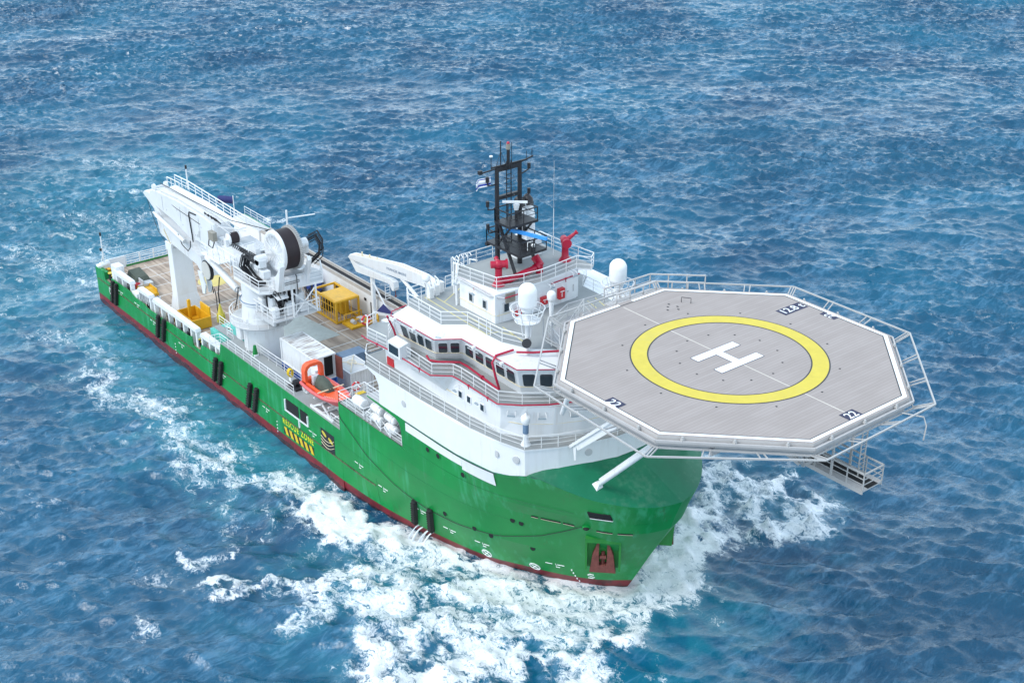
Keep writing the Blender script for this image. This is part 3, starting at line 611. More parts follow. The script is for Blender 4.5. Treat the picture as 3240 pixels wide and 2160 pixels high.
# portholes and dark scuppers
def disc(x,z,r,mats,name,label=None,par=hullo):
    b=MB(); c=hp(x,z,.0); d=(hb(x+.3,z)-hb(x-.3,z))/.6; nrm=V((-d,-1,0)).normalized(); nrm=V((-d*1,-1,0)).normalized()
    b.cyl(c-nrm*.05,c+nrm*.03,r,n=18,m=0); b.cyl(c,c+nrm*.045,r*.78,n=16,m=1)
    return b.build(name,mats,par)
for x,z in ((-22.3,11.2),(-20.9,11.25),(-17.95,10.8),(-14.3,7.6),(-13.65,7.5),(-18.3,5.1),(-16.8,4.95),(-13.55,4.75),(-21.3,5.3)):
    disc(x,z,.28,[MT['green'],MT['dark']],'scupper_hole')
# side window opening with white frame, dark mooring opening, emblem panel
b=MB(); b.bx(-45.8,-43.5,-10.03,-9.9,4.9,6.1,0); b.bx(-43.2,-41.8,-10.03,-9.9,4.9,6.1,0); b.build('side_opening',MT['dark'],hullo)
b=MB(); b.bx(-46.0,-43.4,-10.12,-9.97,4.78,4.9); b.bx(-46.0,-45.84,-10.12,-9.97,4.9,6.0); b.bx(-43.3,-41.7,-10.12,-9.97,4.78,4.9); b.bx(-43.5,-43.34,-10.12,-9.97,4.0,4.78); b.bx(-41.85,-41.7,-10.12,-9.97,4.9,5.9); b.build('opening_frame',MT['white'],hullo)
b=MB(); c0=hp(-7.2,10.45,.0); dirx=(hp(-6.6,10.45)-hp(-7.8,10.45)).normalized(); up=(hp(-7.2,10.9)-hp(-7.2,9.9)).normalized()
Mx=Matrix((dirx,dirx.cross(up)*-1,up)).transposed()
b.box(c0,(1.75,.16,.66),M=Mx,m=0); b.box(c0+up*-.37,(1.75,.2,.06),M=Mx,m=1); b.build('mooring_opening',[MT['dark'],MT['markw']],hullo)
b=MB(); b.bx(-39.55,-37.2,-10.02,-9.9,3.75,5.75,0)
for dx,dz in ((-38.95,5.3),(-37.85,5.0)):
    ring=[(dx+.42*math.cos(a)*.9-.1*math.sin(a),dz+.22*math.sin(a)-.1*math.cos(a)) for a in np.linspace(0,6.283,19)[:-1]]; b.exy(ring[::-1],-10.04,-10.0,1)
for k in range(3):
    b.tube([(-39.5+2.25*t,-10.04,4.95-.34*k-.5*math.sin(t*3.1)*(.8)+.25*t) for t in np.linspace(0,1,10)],.03,4,m=2)
b.build('emblem_panel',[MT['black'],MT['marky'],MT['cream']],hullo)
# RESCUE ZONE lettering with black and yellow hazard bars
b=MB(); Mt=plane_M((-43.9,-10.035,3.38),(1,0,0),(0,0,1)); b.text('RESCUE ZONE',.92,Mt@Matrix.Diagonal((.80,1,1,1)),bold=.016,sp=1.25); 
b.build('rescue_zone_lettering',paint('lettering_yellow',(.75,.75,.02),.5),hullo)
b=MB(); b.bx(-46.7,-41.1,-10.02,-9.98,2.0,2.8,1)
for k in range(6):
    x=-46.3+k*.93; b.exy([(x+.08,2.02),(x+.56,2.02),(x+.2,2.78),(x-.28,2.78)],-10.045,-10.0,0)
b.build('hazard_bars',[MT['yellow'],MT['black']],hullo)
# white hull marks: thruster symbols, draft marks, frame marks
def mark_circle(x,z,r=.42):
    b=MB(); c=hp(x,z,.03); d=(hp(x+.3,z)-hp(x-.3,z)).normalized(); u=(hp(x,z+.3)-hp(x,z-.3)).normalized()
    ring=[c+d*math.cos(t)*r+u*math.sin(t)*r for t in np.linspace(0,2*math.pi,25)[:-1]]; b.tube(ring,.05,4,closed=True)
    b.beam(c-d*r*.7-u*r*.7,c+d*r*.7+u*r*.7,.07); b.beam(c-d*r*.7+u*r*.7,c+d*r*.7-u*r*.7,.07); b.build('thruster_mark',MT['markw'],hullo)
mark_circle(-18.3,2.15); mark_circle(-14.5,2.05); mark_circle(-86.9,3.2,.55)
for x,z in ((-84.0,4.0),(-79.5,4.0),(-75.5,3.3),(-68.5,3.1),(-59,3.2),(-50,3.1),(-41,4.35),(-33,4.7),(-29.5,3.9),(-24.6,3.9),(-21.5,3.25),(-18.2,3.25),(-12.6,2.9)):
    b=MB()
    for dx,dz,wd in ((-.5,.12,.5),(.35,.12,.5),(.05,-.2,.3)): b.beam(hp(x+dx-wd/2,z+dz),hp(x+dx+wd/2,z+dz),.03,.055)
    b.beam(hp(x,z+.22),hp(x,z-.05),.04,.04); b.build('frame_mark',MT['markw'],hullo)
for x0 in (-70.2,-48.0,-11.6):
    b=MB()
    for k in range(7): c=hp(x0,.5+k*.36); b.beam(c-V((.06,0,0)),c+V((.06,0,0)),.04,.12)
    b.build('draft_scale',MT['markw'],hullo)
b=MB(); q=[hp(-10.5+a,2.2+c_,.03) for a,c_ in ((.25,.2),(.05,.3),(-.15,.15),(.0,0),(.2,-.12),(.05,-.3),(-.25,-.25))]; b.tube(q,.045,4); b.build('tug_mark',MT['markw'],hullo)
# fenders: pairs of black rubber bars standing off the side
for x in (-86.6,-85.6,-74.4,-73.0,-60.9,-59.7,-53.6,-52.3,-25.9,-24.0):
    f=MB(); a=hp(x,2.0,.16) ; bq=hp(x+.9,4.75,.16); f.beam(a,bq,.42,.34,up=(0,1,0)); 
    for t in np.linspace(.05,.95,9): c=V(a).lerp(V(bq),t); f.box(c+V((.0,-.2,0)),(.5,.12,.1))
    f.cyl(bq-V((0,.05,0)),bq+V((0,0,.2)),.24,n=10); f.build('rubber_fender',MT['rubber'],hullo)
# anchor pockets and anchors, both bows
for s in (-1,1):
    x0=-8.25;z0=6.35; c=hp(x0,z0,.0); c=V((c.x,c.y*-s if s>0 else c.y,c.z)); 
    dx=V((.70,.71*(1 if s<0 else -1),0)); out=V((.71,-.70 if s<0 else .70,0))
    def q(a,o,zz): return c+dx*a+out*o+V((0,0,zz))
    b=MB() # box shaped pocket: flush at the top, standing proud at the foot, open niche in its face
    for a0,a1 in ((-1.38,-1.22),(1.22,1.38)): b.loft([[q(a0,-1.6,-1.75),q(a1,-1.6,-1.75),q(a1,.38,-1.75),q(a0,.38,-1.75)],[q(a0,-.3,1.55),q(a1,-.3,1.55),q(a1,.62,1.2),q(a0,.62,1.2)]])
    b.loft([[q(-1.22,-1.6,-1.75),q(1.22,-1.6,-1.75),q(1.22,-.1,-1.75),q(-1.22,-.1,-1.75)],[q(-1.22,-.3,1.5),q(1.22,-.3,1.5),q(1.22,.15,1.0),q(-1.22,.15,1.0)]])
    b.loft([[q(-1.38,-.3,1.5),q(1.38,-.3,1.5),q(1.38,.64,.92),q(-1.38,.64,.92)],[q(-1.38,-.3,1.62),q(1.38,-.3,1.62),q(1.38,.64,1.3),q(-1.38,.64,1.3)]])
    po=b.build('anchor_pocket',paint('pocket_green',(.02,.20,.03),.5,.2,.8,streak=.4,dirt=(.05,.28,.10)),ship)
    b=MB()
    b.loft([[q(a,o,-1.85) for a,o in ((-1.02,.0),(1.02,.0),(1.02,.52),(-1.02,.52))],[q(a,o,-1.2) for a,o in ((-.9,.0),(.9,.0),(.9,.5),(-.9,.5))]])
    for a in (-.60,.60): b.loft([[q(a+i*.32,o,-1.2) for i,o in ((-1,.05),(1,.05),(1,.5),(-1,.5))],[q(a*.95+i*.24,o,-.3) for i,o in ((-1,.05),(1,.05),(1,.5),(-1,.5))],[q(a*.62+i*.07,o,.75) for i,o in ((-1,.1),(1,.1),(1,.32),(-1,.32))]])
    b.beam(q(0,.2,-1.3),q(0,.2,-.1),.2); b.cyl(q(-.25,.3,-.55),q(.25,.3,-.55),.16)
    b.build('anchor',MT['rust'],ship)

# ---------------- decks ----------------
b=MB(); b.prism([(-90.9,-9.86),(-36,-9.86),(-33,-9.8),(-33,9.8),(-90.9,9.86)],3.7,MAIN); b.build('main_deck',MT['wood'],ship)
b=MB()
for x in np.arange(-89,-36,3.0): b.bx(x-.07,x+.07,-9.1,8.35,MAIN+.002,MAIN+.012)
for y in (-4.4,3.9): b.bx(-90,-36,y-.04,y+.04,MAIN+.003,MAIN+.016)
b.build('deck_joint_strip',paint('strip_pale',(.60,.57,.53),.6),ship)
b=MB(); b.cyl((-80.3,-.2,MAIN),(-80.3,-.2,MAIN+.014),1.75,n=40); b.build('deck_landing_circle',paint('worn_yellow',(.62,.50,.16),.6,.12,1.5),ship)
b=MB(); b.prism([(-66,-2.2),(-58.2,-2.2),(-58.2,3.6),(-66,2.9)],MAIN,MAIN+.02); b.bx(-58.1,-51.9,-4.4,-.2,MAIN,MAIN+.02); b.build('deck_patch',paint('patch_greengrey',(.42,.45,.42),.6,.15,.5,dirt_amt=.3),ship)
b=MB(); b.bx(-52.5,-46.5,2.4,6.6,MAIN+.02,MAIN+.05); b.build('dark_deck_mat',paint('mat_slate',(.14,.17,.20),.7,.15),ship)
b=MB(); b.bx(-58.9,-36,-9.86,-8.1,MAIN+.01,A_Z-.05,1); b.bx(-58.95,-36,-9.95,-7.9,A_Z-.05,A_Z,0); b.bx(-63,-58.95,-8.6,-7.9,A_Z-.12,A_Z,0); b.build('side_walkway_deck',[MT['grey'],MT['white']],ship)
b=MB(); b.bx(-36.2,-26.1,-9.86,-6.9,B_Z-.1,B_Z,0); b.bx(-36.2,-26.1,-7.2,-6.9,A_Z,B_Z-.1,1);b.bx(-26.3,-26.1,-9.86,-7.0,B_Z,C_Z-.2,1); b.bx(-30.9,-26.2,-7.3,-7.1,B_Z,C_Z-.1,1); b.build('raft_deck',[MT['grey'],MT['white']],ship)
b=MB(); b.bx(-31.3,-29,-9.98,-7.0,C_Z-.12,C_Z+.02,0); b.build('ladder_platform',MT['lgrey'],ship)
# port cargo wall with its long rail tracks on top
b=MB(); b.bx(-84.2,-33,8.5,9.86,MAIN,A_Z,0); b.bx(-84.2,-33,8.45,10.05,A_Z,A_Z+.12,1)
for y in (8.62,9.75): b.bx(-84,-33,y-.1,y+.1,A_Z+.12,A_Z+.34,1)
b.bx(-84,-33,8.95,9.5,A_Z+.12,A_Z+.14,2)
b.build('cargo_wall',[MT['white'],paint('track_grey',(.42,.39,.36),.6,.12),MT['dark']],ship)
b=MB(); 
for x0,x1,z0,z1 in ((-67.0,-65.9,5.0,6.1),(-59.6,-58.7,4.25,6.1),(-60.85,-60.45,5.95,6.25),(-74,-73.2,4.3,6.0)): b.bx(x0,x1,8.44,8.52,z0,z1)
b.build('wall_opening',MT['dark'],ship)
# raised port casing at the stern quarter, with rails
b=MB(); b.bx(-92.0+1.2,-84.2,8.3,9.9,MAIN,A_Z+.1,0); b.bx(-90.8,-84.2,8.35,9.85,A_Z+.1,A_Z+.16,1); b.build('port_casing',[MT['white'],MT['lgrey']],ship)
# starboard cargo rail: white frames standing inboard of the low bulwark
def crash(x0,x1,posts,zt=6.2,y=-9.35):
    b=MB(); b.exy([(x0,zt-.5),(x0+.35,zt),(x1-.15,zt),(x1,zt-.35)],y-.45,y+.15,0)
    for x in posts: b.bx(x-.16,x+.16,y-.35,y+.1,MAIN,zt-.35,0)
    return b.build('cargo_rail_frame',MT['white'],ship)
crash(-86.3,-81.2,[-86.0,-83.9,-81.6]); crash(-79.6,-76.2,[-79.3,-76.5]); crash(-75.7,-64.9,[-75.4,-73.6,-71.8,-70,-68.2,-66.4,-65.2]); crash(-64.2,-59.5,[-63.9,-62.2,-60.8,-59.8])
for q_ in ((-86.8,-85.4,-9.7,-8.7,MAIN,6.6),(-79.3,-76.6,-9.2,-9.0,MAIN,5.9),(-81.2,-79.8,-9.8,-8.9,MAIN,5.15)): b=MB(); b.bx(*q_); b.build('cargo_rail_box',MT['white'],ship)
b=MB()
for x in np.arange(-79.2,-76.6,.45): b.bx(x,x+.1,-9.75,-9.68,4.8,5.8)
b.build('vent_slats',MT['lgrey'],ship)
r2=random.Random(3)
for i in range(26):
    x=r2.choice([-83.6,-80.8,-77.5,-74.5,-72.7,-71,-69,-67.3,-62.8,-61.2])+r2.uniform(-.5,.5); s=r2.uniform(.2,.5); b=MB(); b.box((x,-9.3+r2.uniform(-.3,.4),MAIN+s*.8),(s,s*.8,s*1.6)); b.cyl((x,-9.2,MAIN),(x,-9.2,MAIN+s),s*.3,n=8); b.build('deck_fitting',MT['black'],ship)
# stern: curved white corner, bulwark panel, stern gate rails
b=MB(); b.prism([(-91.0,-9.9),(-90.2,-9.95),(-90.2,-8.4),(-91.0,-8.2)],MAIN,5.3); b.bx(-91,-90.86,-8.6,-6.3,4.0,5.55); b.cyl((-90.5,-9.55,5.2),(-90.5,-8.5,5.35),.38,n=12); b.build('stern_bulwark',MT['white'],ship)
b=MB(); b.bx(-91,-90.8,6.6,8.5,4.0,5.55); b.build('stern_bulwark',MT['white'],ship)
b=MB()
for y0 in np.arange(-6.2,6.4,1.8):
    for z in (.25,.55,.9,1.15,1.4): b.beam((-90.95,y0,MAIN+z),(-90.95,y0+1.7,MAIN+z),.06)
    for y in (y0,y0+.6,y0+1.15,y0+1.7): b.beam((-90.95,y,MAIN),(-90.95,y,MAIN+(1.45 if y in (y0,y0+1.7) else .55)),.07)
b.build('stern_gate',MT['rail'],ship)
# deck edge railings
def railing(pts,**k): b=MB(); b.rail(pts,**k); return b.build('railing',MT['rail'],ship)
railing([(-61.5,-9.9,A_Z-1.2),(-59,-9.9,A_Z),(-44.3,-9.9,A_Z)]); railing([(-37.7,-9.9,A_Z),(-36.1,-9.9,A_Z)])
railing([(-63,-7.9,A_Z),(-60.6,-7.9,A_Z),(-60.2,-8.5,A_Z),(-58.9,-8.5,A_Z)]); railing([(-57,-8.15,A_Z),(-44.6,-8.0,A_Z)])
railing([(-36.1,-9.9,B_Z),(-32.0,-9.9,B_Z),(-32.0,-9.2,B_Z)]); railing([(-31.5,-9.9,B_Z),(-30.9,-9.9,B_Z)]); railing([(-27.9,-9.9,B_Z),(-26.2,-9.9,B_Z)],h=.9)
railing([(-36.1,-9.9,B_Z),(-36.1,-7.0,B_Z)]); railing([(-31.2,-9.85,C_Z),(-31.2,-7.2,C_Z)]); railing([(-31.2,-9.9,C_Z),(-29.3,-9.9,C_Z)])
railing([(-84.2,9.95,A_Z+.1),(-90.8,9.95,A_Z+.1)]); railing([(-84.3,8.4,A_Z+.1),(-90.8,8.4,A_Z+.1)])
b=MB(); 
for x0 in (-30.3,-28.9): # access steps hung at the raft racks
    b.beam((x0,-9.9,B_Z+.6),(x0+.8,-9.9,B_Z+.2),.06); b.beam((x0,-9.3,B_Z+.6),(x0+.8,-9.3,B_Z+.2),.06); b.beam((x0,-9.9,B_Z+.6),(x0,-9.3,B_Z+.6),.06); b.beam((x0+.8,-9.9,B_Z+.2),(x0+.8,-9.3,B_Z+.2),.06); b.beam((x0+.9,-9.9,B_Z),(x0+.9,-9.9,B_Z+.9),.06); b.beam((x0,-9.6,B_Z),(x0,-9.6,B_Z+.6),.06)
b.build('raft_access_step',MT['rail'],ship)
# inclined ladder with yellow landing
b=MB(); 
for y in (-7.9,-7.1):
    b.beam((-38.6,y,A_Z),(-36.3,y,B_Z),.08,.16); b.beam((-38.6,y,A_Z+1),(-36.3,y,B_Z+1),.06); b.beam((-36.3,y,B_Z+1),(-35.6,y,B_Z+1),.06)
    for t in (0,.5,1): b.beam((-38.6+2.3*t,y,A_Z+2.8*t),(-38.6+2.3*t,y,A_Z+2.8*t+1),.06)
for k in range(9): t=(k+.5)/9; b.box((-38.6+2.3*t,-7.5,A_Z+2.8*t),(.28,.74,.04))
b.box((-36.3,-7.5,B_Z+.03),(.5,.9,.03),m=1)
b.build('inclined_ladder',[MT['rail'],MT['yellow']],ship)
# freeing slot grilles etc: pump discharge streams
for k,x in enumerate((-25.6,-25.1,-24.4,-23.9)):
    b=MB(); s=hp(x,1.9,.1); pts=[]
    for t in np.linspace(0,1,8): pts.append(s+V((-.35*t,-1.25*t,-.1*t-1.75*t*t)))
    rs=random.Random(k)
    for j in range(5):
        o=V((rs.uniform(-.1,.1),rs.uniform(-.1,.1),0)); b.tube([p_+o*(.3+i*.22)+V((rs.uniform(-.03,.03),rs.uniform(-.03,.03),0)) for i,p_ in enumerate(pts)],.028+.01*(j%2),5)
    b.build('discharge_stream',MT['foamw'],ship)
# ---------------- superstructure ----------------
Dh=[(-29.2,10.0),(-23.3,9.99),(-18.5,9.88),(-14.6,9.3),(-11.8,8.42),(-10.55,6.2),(-9.6,3.6),(-9.05,1.6),(-8.95,0)]
# lower white block: wall is vertical, foot follows the whaleback
b=MB(); P=sym(Dh); foot=[ 12.45 if x<-14.2 else 12.6 if x<-13 else 13.1 if x<-11 else 13.3 for x,y in P]
b.prism(P,[f-.1 for f in foot],D_Z-.12,0); 
b.prism([(-31.3,10.03),(-29.0,10.03),(-23.3,9.95),(-17.1,9.65),(-13.9,9.15),(-11.75,8.52),(-10.48,6.24),(-9.53,3.62),(-8.98,1.62),(-8.9,0)]+[(x,-y) for x,y in [(-8.98,1.62),(-9.53,3.62),(-10.48,6.24),(-11.75,8.52),(-13.9,9.15),(-17.1,9.65),(-23.3,9.95),(-29.0,10.03),(-31.3,10.03)]],D_Z-.12,D_Z,0,1)
b.exy([(-31.2,D_Z-.13),(-29.15,D_Z-.13),(-29.15,13.4),(-29.25,14.3),(-29.7,14.9)],-9.98,-9.85,0)
b.prism([(-32.6,-8.9),(-31.2,-9.9),(-31.2,9.9),(-32.6,8.9)],D_Z-.125,D_Z-.004,0,1)
b.build('lower_deckhouse',[MT['white'],MT['grey']],ship)
b=MB(); b.bx(-33,-27,-7.0,7.0,MAIN+.02,E_Z-.2); b.build('accommodation_block',MT['white'],ship)
# white painted patches flush on the green side, dark seam above
b=MB()
def side_patch(pts):
    o=[hp(x,z,.012) for x,z in pts]; b.add([tuple(v) for v in o],[tuple(range(len(o)))])
def strip(x0,x1,za,zb,zc,zd,n=10):
    for i in range(n):
        t0,t1=i/n,(i+1)/n; xa=x0+(x1-x0)*t0; xb=x0+(x1-x0)*t1
        side_patch([(xa,za+(zb-za)*t0),(xb,za+(zb-za)*t1),(xb,zc+(zd-zc)*t1),(xa,zc+(zd-zc)*t0)])
strip(-25.4,-17.9,11.6,11.65,12.36,12.36,14); strip(-17.9,-14.5,11.35,11.2,12.36,12.4,6)
b.build('white_side_patch',MT['white'],hullo)
b=MB(); b.tube([hp(x,z,.02) for x,z in zip(np.linspace(-25.4,-14.2,20),np.linspace(12.43,12.45,20))],.035,4); b.build('side_seam',MT['markb'],hullo)
for x,z in ((-25.5,14.05),(-22.1,14.05),(-18.3,14.1),(-14.3,14.2)):
    for s in (-1,1):
        y=s*(9.98 if x<-23 else 9.98-(x+24)*.045 if x<-17 else 9.2)
        if x>-15: y=s*9.18
        d=MB(); d.cyl((x,y-s*.05,z),(x,y+s*.05,z),.3,n=20,m=0); d.cyl((x,y,z),(x,y+s*.06,z),.22,n=18,m=1); d.build('porthole',[MT['lgrey'],MT['lgrey']],ship)
for s in (-1,1):
    for (cx_,cy_,nx,ny) in ((-12.5,8.7,.3,.95),(-9.72,3.95,.94,.33)):
        n_=V((nx,s*ny,0)).normalized(); c=V((cx_,s*cy_,14.5 if ny<.9 else 14.3)); d=MB(); d.cyl(c-n_*.08,c+n_*.07,.3,n=20,m=0); d.cyl(c,c+n_*.08,.22,n=18,m=1); d.build('porthole',[MT['lgrey'],MT['lgrey']],ship)
# D deck house: flared side, curved front
Dw=[(-30.3,8.4),(-22,8.5),(-14.95,8.3),(-13.4,7.4),(-11.95,5.6),(-11.0,3.6),(-10.4,1.6),(-10.25,0)]
Ew=[(-30.3,8.55),(-22,8.55),(-14.5,8.55),(-13.0,7.35),(-11.7,5.6),(-10.8,3.6),(-10.25,1.6),(-10.1,0)]
b=MB(); b.loft([[(x,y,D_Z) for x,y in sym(Dw)][::-1],[(x,y,E_Z-.12) for x,y in sym(Ew)][::-1]]); 
for s in (-1,1):   # flare plates carrying the wider bridge wing
    b.loft([[(-27,s*8.45,D_Z+.9),(-21.6,s*8.5,D_Z+.9),(-20.6,s*8.4,D_Z+.9),(-20.6,s*8.2,D_Z+.9),(-27,s*8.2,D_Z+.9)],[(-27,s*8.6,E_Z-.12),(-21.5,s*9.85,E_Z-.12),(-20.4,s*8.6,E_Z-.12),(-20.4,s*8.2,E_Z-.12),(-27,s*8.2,E_Z-.12)]])
b.build('middle_deckhouse',MT['white'],ship)
Ee=[(-31.7,7.0),(-32.5,8.0),(-32.1,9.0),(-30.2,10.3),(-27.6,10.0),(-27.1,9.6),(-21.4,9.98),(-20.3,8.75),(-19.4,8.65),(-14.5,8.8),(-13.2,7.55),(-12.0,5.9),(-11.0,3.8),(-10.45,1.8),(-10.3,0)]
b=MB(); b.prism(sym(Ee),E_Z-.12,E_Z+.05,0,1); b.build('bridge_deck',[MT['white'],MT['grey']],ship)
b=MB()
def trim(pts,z,r=.05): b.tube([(x,y,z) for x,y in pts],r,4)
for s in (-1,1): trim([(x+.02,s*(y+.05)) for x,y in Dw[1:]],D_Z+1.15,.06)
b.build('rain_gutter',MT['cream'],ship)
# windows on the side of this house
for s in (-1,1):
    for x in (-19.6,-18.5,-16.8):
        d=MB(); y=s*8.53; d.bx(x-.28,x+.28,y-.06,y+.06,16.55,17.2,0); d.bx(x-.2,x+.2,y-.075,y+.075,16.62,17.13,1); d.build('cabin_window',[MT['white'],MT['glass']],ship)
# wheelhouse: outward leaning walls, window band
Wb=[(-27.9,8.4),(-23.6,8.0),(-22.2,6.35),(-14.6,6.5),(-12.9,4.6),(-11.9,2.0),(-11.8,0)]
Wt=[(-27.5,9.45),(-21.75,9.35),(-20.5,7.62),(-13.7,7.6),(-11.9,5.3),(-10.9,2.2),(-10.8,0)]
b=MB()
def dens(P,n=8):
    o=[]
    for i in range(len(P)-1): o+=[(P[i][0]+(P[i+1][0]-P[i][0])*k/n,P[i][1]+(P[i+1][1]-P[i][1])*k/n) for k in range(n)]
    return o+[P[-1]]
_b,_t=sym(dens(Wb)),sym(dens(Wt)); b.loft([[(p[0]*(1-k/6)+q[0]*k/6,p[1]*(1-k/6)+q[1]*k/6,E_Z+.05+(T_Z-.25-E_Z)*k/6) for p,q in zip(_b,_t)][::-1] for k in range(7)])
wheel=b.build('wheelhouse',MT['white'],ship)
def wpt(i,t,z,s=-1):
    """point on wall panel i (between Wb[i],Wb[i+1]) at fraction t and height z"""
    q=(z-E_Z-.05)/(T_Z-.25-E_Z); a=V((*Wb[i],0)).lerp(V((*Wt[i],0)),q); c=V((*Wb[i+1],0)).lerp(V((*Wt[i+1],0)),q); p_=a.lerp(c,t); return V((p_.x,p_.y*-s if s<0 else p_.y,z)) if s>0 else V((p_.x,-p_.y,z))
def window(i,t0,t1,z0=19.15,z1=20.68,s=-1):
    P=[wpt(i,t0,z0,s),wpt(i,t1,z0,s),wpt(i,t1,z1,s),wpt(i,t0,z1,s)]; n_=(P[1]-P[0]).cross(P[3]-P[0]).normalized()
    if n_.y*s<0 and abs(n_.y)>.15 or (abs(n_.y)<=.15 and n_.x<0): n_=-n_
    # corners cut, outline follows the slightly twisted wall
    def rr(k,off):
        ts,zs=t1-t0,z1-z0; m=.5-.5*k; cu,cv=.16*k,.10*k; out=[]
        for u,v in ((m+cu,m),(1-m-cu,m),(1-m-cu*.3,m+cv*.3),(1-m,m+cv),(1-m,1-m-cv),(1-m-cu*.3,1-m-cv*.3),(1-m-cu,1-m),(m+cu,1-m),(m+cu*.3,1-m-cv*.3),(m,1-m-cv),(m,m+cv),(m+cu*.3,m+cv*.3)):
            out.append(wpt(i,t0+ts*u,z0+zs*v,s)+n_*off)
        return out
    b=MB(); b.loft([rr(1.0,-.05),rr(1.0,.035)]); fr=b.build('window_frame',MT['rail'],wheel)
    b=MB(); b.loft([rr(.86,-.02),rr(.86,.055)]); b.build('window_pane',MT['glass'],wheel)
for s in (-1,1):
    for k in range(4): window(0,.16+k*.20,.33+k*.20,s=s)
    window(1,.10,.47,s=s); window(1,.54,.91,s=s)
    for k in range(5): window(2,.05+k*.185,.21+k*.185,s=s)
    window(3,.08,.47,s=s); window(3,.54,.93,s=s); window(4,.06,.47,s=s); window(4,.54,.93,s=s); window(5,.1,.9,s=s)
b=MB()
for s in (-1,1): b.tube([wpt(i,t,19.15,s)+V((.03,s*.05,0)) for i in range(5) for t in (0.02,.98)],.04,4)
b.build('cream_trim',MT['cream'],wheel)
# roof: sloping white band rising to the grey top deck
Rt=[(-27.9,7.7),(-23.2,7.75),(-21.9,6.15),(-17.7,6.0),(-15.4,5.1),(-13.9,3.4),(-13.3,1.6),(-13.2,0)]
Ro=[(-27.5,9.5),(-21.72,9.4),(-20.47,7.66),(-15.9,7.66),(-13.68,7.64),(-11.88,5.34),(-10.88,2.23),(-10.76,0)]
b=MB(); b.loft([[(x,y,T_Z-.18) for x,y in sym(Ro)][::-1],[(x,y,T_Z-.1) for x,y in sym(Ro)][::-1],[(x,y,T_Z+.12) for x,y in sym(Rt)][::-1]]); b.build('wheelhouse_roof',MT['white'],ship)
b=MB(); b.prism([(-31.9,2.0),(-30.5,5.8),(-28.9,7.05),(-27.9,7.6),(-23.25,7.65),(-21.95,6.05),(-17.75,5.9),(-15.5,5.0),(-14.0,3.3),(-13.4,1.5)]+[(x,-y) for x,y in [(-13.4,1.5),(-14.0,3.3),(-15.5,5.0),(-17.75,5.9),(-21.95,6.05),(-23.25,7.65),(-27.9,7.6),(-28.9,7.05),(-28.9,0.5),(-31.9,0)]],T_Z+.0,T_Z+.14); b.build('top_deck',MT['grey'],ship)
b=MB(); b.bx(-31.7,-27.6,-.5,6.4,E_Z,T_Z-.01); b.bx(-28.8,-27.5,-7,-.5,E_Z,T_Z-.01); b.build('aft_casing',MT['white'],ship)
# yellow walkway lines on the top deck
z=T_Z+.145; LY=paint('line_yellow',(.60,.53,.26),.6)
for pts in ([(-28.4,-5.6),(-19.6,-6.0),(-19.3,-5.0),(-18,-4.4)],[(-27.8,-4.9),(-19.8,-5.25)],[(-28.2,-2.0),(-26.6,-4.9)],[(-19.8,-4.2),(-16.6,-4.6)],[(-19.5,5.2),(-17.0,4.5)],[(-19.4,4.3),(-17.4,3.8)]):
    b=MB()
    for a,c in zip(pts,pts[1:]): b.beam((*a,z),(*c,z),.10,.01)
    b.build('walkway_line',LY,ship)

# upper deckhouse under the mast
Uh=[(-25.25,4.3),(-20.6,4.3),(-20.45,2.5),(-20.4,0)]
b=MB(); b.prism(sym(Uh),T_Z+.1,H_Z-.1); 
Uo=[(-26.7,3.2),(-25.3,4.45),(-21.1,4.3),(-20.2,2.9),(-20.1,0)]; Uo2=[(-26.7,-3.2),(-25.3,-4.45),(-21.1,-3.75),(-20.35,-1.6),(-20.15,0),(-20.3,1.6),(-20.6,4.1),(-19.6,4.8),(-20.2,5.6),(-23.7,5.3),(-26.7,5.3)]
b.prism(Uo2,H_Z-.1,H_Z+.04,0,1); b.bx(-26.6,-25.2,-3,4.3,T_Z+.1,H_Z-.1,0); up=b.build('upper_deckhouse',[MT['white'],MT['grey']],ship)
for x in (-23.7,-21.9):
    d=MB(); d.bx(x-.27,x+.27,-4.37,-4.2,22.15,22.95,0); d.bx(x-.19,x+.19,-4.385,-4.2,22.25,22.85,1); d.build('cabin_window',[MT['lgrey'],MT['glass']],up)
d=MB(); d.bx(-20.6,-20.42,-3.6,-3.0,22.1,22.9,0); d.bx(-20.6,-20.4,-3.52,-3.08,22.18,22.82,1); d.build('cabin_window',[MT['lgrey'],MT['glass']],up)
d=MB(); d.bx(-20.62,-20.38,-3.35,-2.45,22.85,23.65); d.cyl((-20.36,-2.9,23.25),(-20.3,-2.9,23.25),.12); d.build('louvre_board',MT['beige'],up)
d=MB(); d.bx(-20.5,-20.45,2.9,4.0,21.3,23.2,0); d.bx(-20.48,-20.42,3.6,3.7,22.0,22.6,1); d.bx(-20.48,-20.4,3.0,3.12,22.1,22.2,1); d.build('door',[MT['white'],MT['lgrey']],up)
d=MB(); d.bx(-25.25,-20.6,-4.36,-4.30,21.95,22.0); d.tube([(-20.5,-4.2,21.98),(-20.35,-2,21.98),(-20.35,-.3,21.98)],.03,4); d.build('cream_trim',MT['cream'],up)
# door canopy cabinet on the bridge wing
b=MB(); b.exx([(-10.35,E_Z),(-9.3,E_Z),(-9.3,E_Z+1.15),(-9.5,E_Z+1.3),(-10.35,E_Z+1.1)],-26.95,-25.2,0); b.bx(-26.7,-25.45,-10.42,-10.3,E_Z+.25,E_Z+.95,1); b.build('wing_console',[MT['white'],MT['glass']],ship)
